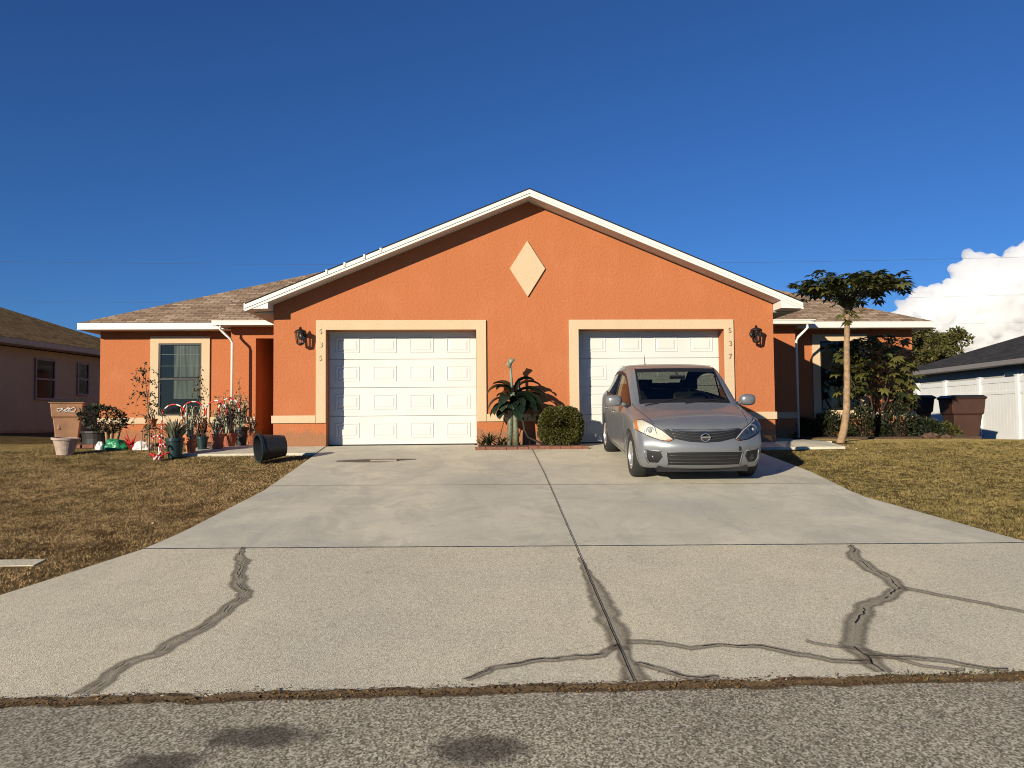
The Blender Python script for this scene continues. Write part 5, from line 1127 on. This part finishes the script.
for s in (-1, 1):
    fog = [(s * .74, .445), (s * .57, .43), (s * .545, .37), (s * .60, .285), (s * .70, .285), (s * .735, .34)]
    if s > 0: fog = fog[::-1]
    fo = skin_part('fog_lamp_recess', fog, (-.35 * s, 1, 0), M['trimblack'], CAR, off=.003, origin=(s * 0.03, 0, 0)) if False else skin_part('fog_lamp_recess', fog, FD, M['trimblack'], CAR, off=.003)
    h_ = hit((s * .645, -4, .355), (0, 1, 0)); mb = MB(); mb.lathe([(0, .012), (.036, .008), (.045, -.004), (0, -.01)], Matrix.Translation(h_[0]) @ Matrix.Rotation(PI / 2, 4, 'X'), 18); mb.build('fog_lamp', simple('fog_glass', (.03, .03, .03), .2), fo, local=True, smooth=True)
    mb = MB(); skin_line([(s * .755, .455), (s * .56, .442)], FD, .008, .002, mb=mb); skin_line([(s * .71, .275), (s * .755, .34), (s * .765, .455)], FD, .008, .002, mb=mb); mb.build('recess_frame', M['paint'], fo, local=True, smooth=True)
    # headlight, seen from ahead and outside
    d = Vector((-.42 * s, 1, -.15)).normalized(); u = d.cross(Vector((0, 0, 1))).normalized(); v = u.cross(d)
    def pr(x, y, z): p = Vector((x, y, z)); return (p.dot(u), p.dot(v))
    def nose(x, z):
        h2 = hit((x, -4, z), (0, 1, 0)); return h2[0] if h2[0] is not None else Vector((x, -1.7, z))
    out3 = [nose(s * .405, .60), nose(s * .46, .575), nose(s * .58, .588), nose(s * .69, .625), Vector((s * .84, -1.62, .70)), Vector((s * .82, -1.50, .80)), Vector((s * .735, -1.62, .825)), Vector((s * .64, -1.80, .775)), nose(s * .53, .705)]
    poly = [pr(*p) for p in out3]
    hl = skin_part('headlight', poly, d, simple('headlight_housing', (.62, .58, .50), .45, .1), CAR, off=.002)
    cx_ = sum(p[0] for p in poly) / len(poly); cy_ = sum(p[1] for p in poly) / len(poly)
    sh = lambda f, P_: [(cx_ + (a - cx_) * f, cy_ + (b_ - cy_) * f) for a, b_ in P_]
    am = [poly[4], poly[5], tuple(np.array(poly[5]) * .65 + np.array(poly[6]) * .35), tuple(np.array(poly[4]) * .65 + np.array(poly[3]) * .35)]
    skin_part('amber_reflector', am, d, M['amber'], hl, off=.005)
    am = [poly[0], poly[1], tuple(np.array(poly[1]) * .6 + np.array(poly[2]) * .4), tuple(np.array(poly[0]) * .55 + np.array(poly[2]) * .45)]
    skin_part('turn_signal', am, d, M['amber'], hl, off=.005)
    o3 = u * (cx_ + .03 * s) + v * (cy_ + .005) - d * 3; h3 = hit(o3, d)
    Z_ = Vector((-d.x, -d.y, -d.z)); Rm = Z_.to_track_quat('Z', 'Y').to_matrix().to_4x4()
    mb = MB(); mb.lathe([(.078, .004), (.074, .016), (.055, .006), (.02, .004), (0, .004)], Matrix.Translation(h3[0]) @ Rm, 24, M['alloy']); mb.lathe([(.032, .006), (.026, .022), (0, .03)], Matrix.Translation(h3[0]) @ Rm, 18, simple('bulb_lens', (.35, .35, .33), .05)); mb.build('reflector', M['chrome'], hl, local=True, smooth=True)
    skin_part('lens', poly, d, M['lens'], hl, off=.022)
    ol = skin_line(poly + [poly[0]], d, .006, .001, n=5, step=.025); ol.build('seal', M['trimblack'], hl, local=True, smooth=True)
# shut lines: bonnet, doors, bumper
SDR = {-1: (1, 0, 0), 1: (-1, 0, 0)}
mb = MB(); TOPD = (0, 0, -1)
def top_line(pts, mb, r=.0045, off=-.001):
    q = []
    for (x, y) in pts:
        h_ = hit((x, y, 4), (0, 0, -1))
        if h_[0] is not None: q.append(tuple(h_[0] + h_[1] * off))
    if len(q) > 1: mb.tube(q, r, 5)
for s in (-1, 1): top_line([(s * (.60 + .16 * t ** .7), -1.93 + 1.03 * t) for t in np.linspace(0, 1, 22)], mb)
skin_line([(-.50, .728), (-.3, .724), (0, .72), (.3, .724), (.50, .728)], FD, .0045, -.001, mb=mb)
mb.build('bonnet_seam', M['trimblack'], CAR, local=True)
mb = MB()
for s in (-1, 1): top_line([(s * (.36 - .10 * t), -1.95 + .95 * t) for t in np.linspace(0, 1, 20)], mb, .006, -.0035)
mb.build('bonnet_crease', M['paint'], CAR, local=True, smooth=True)
for s in (-1, 1):
    d = SDR[s]; us = -1 if s < 0 else 1     # u = d x z ; for d=(1,0,0): u=(0,-1,0)
    def yz(y, z): return (-y, z) if d[0] > 0 else (y, z)
    mb = MB()
    for ln in ([(-.86, .86), (-.90, .6), (-.86, .34), (-.78, .27)], [(.20, .93), (.22, .6), (.18, .27)], [(1.02, .96), (.98, .7), (.86, .5), (.80, .28)], [(-.78, .27), (.8, .27)], [(-1.62, .55), (-1.74, .42), (-1.76, .30)]):
        skin_line([yz(*p) for p in ln], d, .0045, -.001, mb=mb)
    mb.build('door_seam', M['trimblack'], CAR, local=True)
    mb = MB(); skin_line([yz(*p) for p in ((-.80, .935), (-.3, .95), (.4, .962), (1.0, .985), (1.45, 1.035))], d, .009, .0, mb=mb); mb.build('belt_moulding', M['trimblack'], CAR, local=True, smooth=True)
    bp = [yz(.13, .985), yz(.235, .985), yz(.225, 1.42), yz(.155, 1.42)]; skin_part('door_pillar', bp, d, M['trimblack'], CAR, off=.004)
    for y in (.05, .86):
        h_ = hit((s * 3, y, .80), (-s, 0, 0))[0]; mb = MB(); mb.tube([(h_.x, y - .10, .80), (h_.x + s * .035, y - .07, .803), (h_.x + s * .035, y + .07, .806), (h_.x, y + .10, .806)], .014, 8); mb.build('door_handle', M['paint'], CAR, local=True, smooth=True)
    # mirror
    mb = MB(); bm_ = bmesh.new(); bmesh.ops.create_icosphere(bm_, subdivisions=3, radius=1)
    vs = [(s * (.99) + math.copysign(abs(v_.co.x) ** .75, v_.co.x) * .118, -.70 + v_.co.y * .075 + (.02 if v_.co.y > 0 else 0), 1.02 + math.copysign(abs(v_.co.z) ** .7, v_.co.z) * .085) for v_ in bm_.verts]; vs = [(x, min(y, -.655), z) for x, y, z in vs]
    mb.add(vs, [tuple(v_.index for v_ in f.verts) for f in bm_.faces]); bm_.free(); mi_ = mb.build('wing_mirror', M['paint'], CAR, local=True, smooth=True)
    mb = MB(); mb.tube([(s * .80, -.70, .955), (s * .86, -.70, .97), (s * .92, -.69, .99)], [.035, .03, .03], 8); mb.build('mirror_arm', M['paint'], mi_, local=True, smooth=True)
    # wheels
    for ay in (AXF, AXR):
        W_ = Matrix.Translation((s * .758, ay, .31)) @ Matrix.Rotation(PI / 2 * s, 4, 'Y')
        mb = MB(); mb.lathe([(.20, -.095), (.28, -.095), (.303, -.08), (WR - .003, -.055), (WR, 0), (WR - .003, .055), (.303, .08), (.28, .097), (.205, .097), (.20, .085)], W_, 44)
        wl = mb.build('wheel', M['rubber'], CAR, local=True, smooth=True)
        mb = MB(); mb.lathe([(.203, -.09), (.206, .09), (.198, .092), (.186, .07), (.182, .0), (.18, -.06), (0, -.06)], W_, 40)
        for k in range(7):
            a = k * 2 * PI / 7; R2_ = W_ @ Matrix.Rotation(a, 4, 'Z')
            mb.add([tuple(R2_ @ Vector(p)) for p in ((-.034, .04, .060), (.034, .04, .060), (.022, .188, .078), (-.022, .188, .078), (-.034, .04, .03), (.034, .04, .03), (.022, .188, .05), (-.022, .188, .05))], [(0, 1, 2, 3), (7, 6, 5, 4), (0, 4, 5, 1), (1, 5, 6, 2), (2, 6, 7, 3), (3, 7, 4, 0)])
        mb.lathe([(.06, .055), (.055, .075), (.0, .08)], W_, 20); mb.build('rim', M['alloy'], wl, local=True, smooth=False)
# cabin
mb = MB(); mb.box(-.70, .70, -.98, -.46, .60, .90); mb.box(-.70, .70, -1.0, -.60, .90, .965); db = mb.build('dashboard', M['dash'], CAR, local=True, bevel=.05)
mb = MB(); mb.tube([(.36 + .175 * math.cos(t), -.42 + .05 * math.sin(t), .955 + .165 * math.sin(t)) for t in np.linspace(0, 2 * PI, 33)], .014, 8, caps=False); mb.box(.33, .39, -.46, -.40, .80, .97); mb.build('steering_wheel', M['dash'], CAR, local=True, smooth=False)
def seat(x, y, w, nm='seat'):
    mb = MB(); mb.box(x - w / 2, x + w / 2, y - .45, y + .1, .35, .52); Sm = Matrix.Translation((x, y + .08, .5)) @ Matrix.Rotation(-.25, 4, 'X'); mb.box(-w / 2, w / 2, -.07, .07, 0, .60, None, Sm); o = mb.build(nm, M['fabric'], CAR, local=True, bevel=.04)
    for hx in ((0,) if w < .7 else (-.35, .35)): mb = MB(); mb.box(hx - .13, hx + .13, -.05, .05, .64, .80 if w < .7 else .70, None, Sm); mb.tube([tuple(Sm @ Vector((hx, 0, .58))), tuple(Sm @ Vector((hx, 0, .66)))], .02, 6); mb.build('headrest', M['fabric'], o, local=True, bevel=.03)
seat(-.36, .05, .5); seat(.36, .05, .5); seat(0, 1.02, 1.25, 'rear_seat')
mb = MB(); mb.box(-.72, .72, -1.0, 1.35, .26, .30); mb.box(-.7, .7, 1.22, 1.65, .6, .98); mb.build('cabin_floor', M['dash'], CAR, local=True)
mb = MB(); mb.box(-.115, .115, -.47, -.45, 1.325, 1.385); mb.tube([(0, -.45, 1.37), (0, -.36, 1.43)], .01, 6); mb.build('rear_view_mirror', M['dash'], CAR, local=True, bevel=.008)
mb = MB()
for x0, x1 in ((-.60, .02), (-.02, .56)):
    pts = []
    for t in np.linspace(0, 1, 10):
        x = x0 + (x1 - x0) * t; h_ = hit((x, -1.06 + .02 * t + .12 * t, 4), (0, 0, -1)); pts.append(tuple(h_[0] + Vector((0, 0, .012))))
    mb.tube(pts, .008, 6)
mb.build('wiper', M['trimblack'], CAR, local=True)
mb = MB(); h_ = hit((-.22, .95, 4), (0, 0, -1))[0]; mb.tube([tuple(h_), (h_.x, h_.y + .10, h_.z + .17)], [.007, .003], 6); mb.lathe([(0, .02), (.02, .015), (.025, -.005)], Matrix.Translation(h_), 10); mb.build('aerial', M['trimblack'], CAR, local=True)
mb = MB(); hh_ = hit((.46, -4, .475), (0, 1, 0)); mb.lathe([(.024, -.001), (.022, .003), (0, .003)], Matrix.Translation(hh_[0]) @ Matrix.Rotation(PI / 2, 4, 'X') @ Matrix.Scale(1.4, 4, (0, 1, 0)), 14); mb.build('tow_hole', M['trimblack'], CAR, local=True)
for s in (-1, 1):
    P_ = [(s * .62, .86), (s * .78, .84), (s * .74, .72), (s * .60, .72)]; skin_part('tail_light', P_ if s < 0 else P_[::-1], (0, -1, 0), M['red'], CAR, off=.004, sub=3)
mb = MB(); mb.box(-.60, .60, -1.95, -1.6, .16, .24); mb.build('under_tray', M['trimblack'], CAR, local=True)

# ------------------------------------------------------------------ cloud (a far, lumpy solid lit by the sun)
def cloud():
    rs = random.Random(11); bm = bmesh.new(); sc_ = 1.0; D0 = 1500
    L = [(987, 322, 40), (1017, 304, 44), (1052, 310, 52), (950, 322, 30), (925, 328, 20), (1003, 272, 22), (1026, 276, 22), (960, 305, 22), (945, 300, 16), (990, 290, 22), (1064, 268, 28), (1100, 300, 70), (975, 335, 30), (935, 318, 16), (915, 334, 14), (1010, 330, 40), (1150, 320, 70), (1090, 345, 60), (1022, 262, 10), (940, 294, 10), (1200, 340, 60)]
    sp = []
    for px, py, r in L:
        sp.append((px, py, r))
        for k in range(9): a = rs.uniform(0, 2 * PI); rr = r * rs.uniform(.25, .5); sp.append((px + math.cos(a) * r * .85, py - abs(math.sin(a)) * r * .85 + rs.uniform(0, r * .3), rr))
    for i, (px, py, r) in enumerate(sp):
        X = (px - 470) / 794.5 * D0; Z = .5 + (414 - py) / 794.5 * D0; R_ = r / 794.5 * D0
        bmesh.ops.create_icosphere(bm, subdivisions=2, radius=R_, matrix=Matrix.Translation((X, D0 + rs.uniform(-.6, .6) * R_, Z)))
    me = bpy.data.meshes.new('c'); bm.to_mesh(me); bm.free(); o = bpy.data.objects.new('cloud_tmp', me); COL.objects.link(o)
    rm = o.modifiers.new('r', 'REMESH'); rm.mode = 'VOXEL'; rm.voxel_size = 3.2
    me = apply_mods(o); bpy.data.objects.remove(o); n_ = len(me.vertices); co = np.empty(n_ * 3); me.vertices.foreach_get('co', co); co = co.reshape(-1, 3); nr = np.empty(n_ * 3); me.vertices.foreach_get('normal', nr); nr = nr.reshape(-1, 3)
    for i in range(n_):
        v = Vector(co[i]); h_ = 0
        for f, a in ((.016, 15), (.04, 12), (.09, 8)): h_ += a * 2 * abs(noise.noise(v * f)) 
        co[i] += nr[i] * (h_ - 9)
    me.vertices.foreach_set('co', co.ravel()); me.update(); o = bpy.data.objects.new('cloud_tmp', me); COL.objects.link(o); q_ = o.modifiers.new('r', 'REMESH'); q_.mode = 'VOXEL'; q_.voxel_size = 3.0; q_ = o.modifiers.new('s', 'SMOOTH'); q_.iterations = 2; me = apply_mods(o); bpy.data.objects.remove(o); me.polygons.foreach_set('use_smooth', [True] * len(me.polygons)); me.update()
    mt, nt, b = new_mat('cloud_white'); b.inputs['Base Color'].default_value = (.74, .74, .75, 1); b.inputs['Roughness'].default_value = 1; b.inputs['Specular IOR Level'].default_value = 0; w = wpos(nt); bump(nt, b, noise_t(nt, w, .05, 6, .65), .35, 6)
    t = nt.nodes.new('ShaderNodeBsdfTranslucent'); t.inputs[0].default_value = (.80, .82, .88, 1); mx = nt.nodes.new('ShaderNodeMixShader'); mx.inputs[0].default_value = .35
    nt.links.new(b.outputs[0], mx.inputs[1]); nt.links.new(t.outputs[0], mx.inputs[2]); nt.links.new(mx.outputs[0], nt.nodes['Material Output'].inputs[0])
    nt.nodes.remove(nt.nodes['Material Output']); ou = nt.nodes.new('ShaderNodeOutputMaterial'); vo = nt.nodes.new('ShaderNodeVolumePrincipled'); vo.inputs['Density'].default_value = .11; vo.inputs['Color'].default_value = (.972, .974, .98, 1); vo.inputs['Anisotropy'].default_value = 0; nt.links.new(vo.outputs[0], ou.inputs['Volume'])
    me.materials.append(mt); o = link('cumulus_cloud', me); tag(o, 'big white cumulus cloud low on the right', 'cloud', kind='structure')
cloud()

# ------------------------------------------------------------------ light, sky, camera
w = bpy.data.worlds.new('World'); sc.world = w; w.use_nodes = True; nt = w.node_tree; bg = nt.nodes['Background']
sk = nt.nodes.new('ShaderNodeTexSky'); sk.sky_type = 'NISHITA'; sk.sun_disc = False; sk.sun_elevation = SUN_EL; sk.sun_rotation = SUN_AZ + PI
sk.air_density = 1.0; sk.dust_density = 0; sk.ozone_density = 8.0; sk.altitude = 1000
nt.links.new(mixc(nt, 1.0, sk.outputs[0], (.86, .99, 1.16), 'MULTIPLY'), bg.inputs[0]); bg.inputs[1].default_value = .068
sl = bpy.data.lights.new('sun', 'SUN'); sl.energy = 5; sl.angle = math.radians(.53); sl.color = (1, .90, .71)
so = bpy.data.objects.new('sun', sl); COL.objects.link(so)
sd_ = Vector((math.sin(SUN_AZ) * math.cos(SUN_EL), math.cos(SUN_AZ) * math.cos(SUN_EL), -math.sin(SUN_EL))); so.rotation_euler = sd_.to_track_quat('-Z', 'Y').to_euler()
f_, yaw, pitch, roll, cx, cy, cz = 794.5272, 0.0521, 0.0428, -0.0084, -1.0621, -14.6685, 0.4913
Fv = Vector((math.sin(yaw) * math.cos(pitch), math.cos(yaw) * math.cos(pitch), math.sin(pitch))); Rv = Vector((math.cos(yaw), -math.sin(yaw), 0)); Uv = Rv.cross(Fv)
R2v = Rv * math.cos(roll) + Uv * math.sin(roll); U2v = -Rv * math.sin(roll) + Uv * math.cos(roll)
cam = bpy.data.cameras.new('camera'); cam.sensor_width = 36; cam.lens = f_ / 1024 * 36; cam.clip_end = 6000; cam.clip_start = .05
co_ = bpy.data.objects.new('camera', cam); COL.objects.link(co_); mt_ = Matrix((R2v, U2v, -Fv)).transposed().to_4x4(); mt_.translation = (cx, cy, cz); co_.matrix_world = mt_; sc.camera = co_
sc.render.engine = 'CYCLES'; sc.view_settings.view_transform = 'Standard'; sc.view_settings.look = 'None'; sc.view_settings.exposure = .29; sc.view_settings.gamma = 1
sc.cycles.max_bounces = 32; sc.cycles.transmission_bounces = 4; sc.cycles.diffuse_bounces = 1; sc.cycles.glossy_bounces = 3; sc.cycles.transparent_max_bounces = 12; sc.cycles.use_denoising = True; sc.cycles.filter_width = 1.0; sc.cycles.volume_bounces = 32; sc.cycles.sample_clamp_indirect = 8
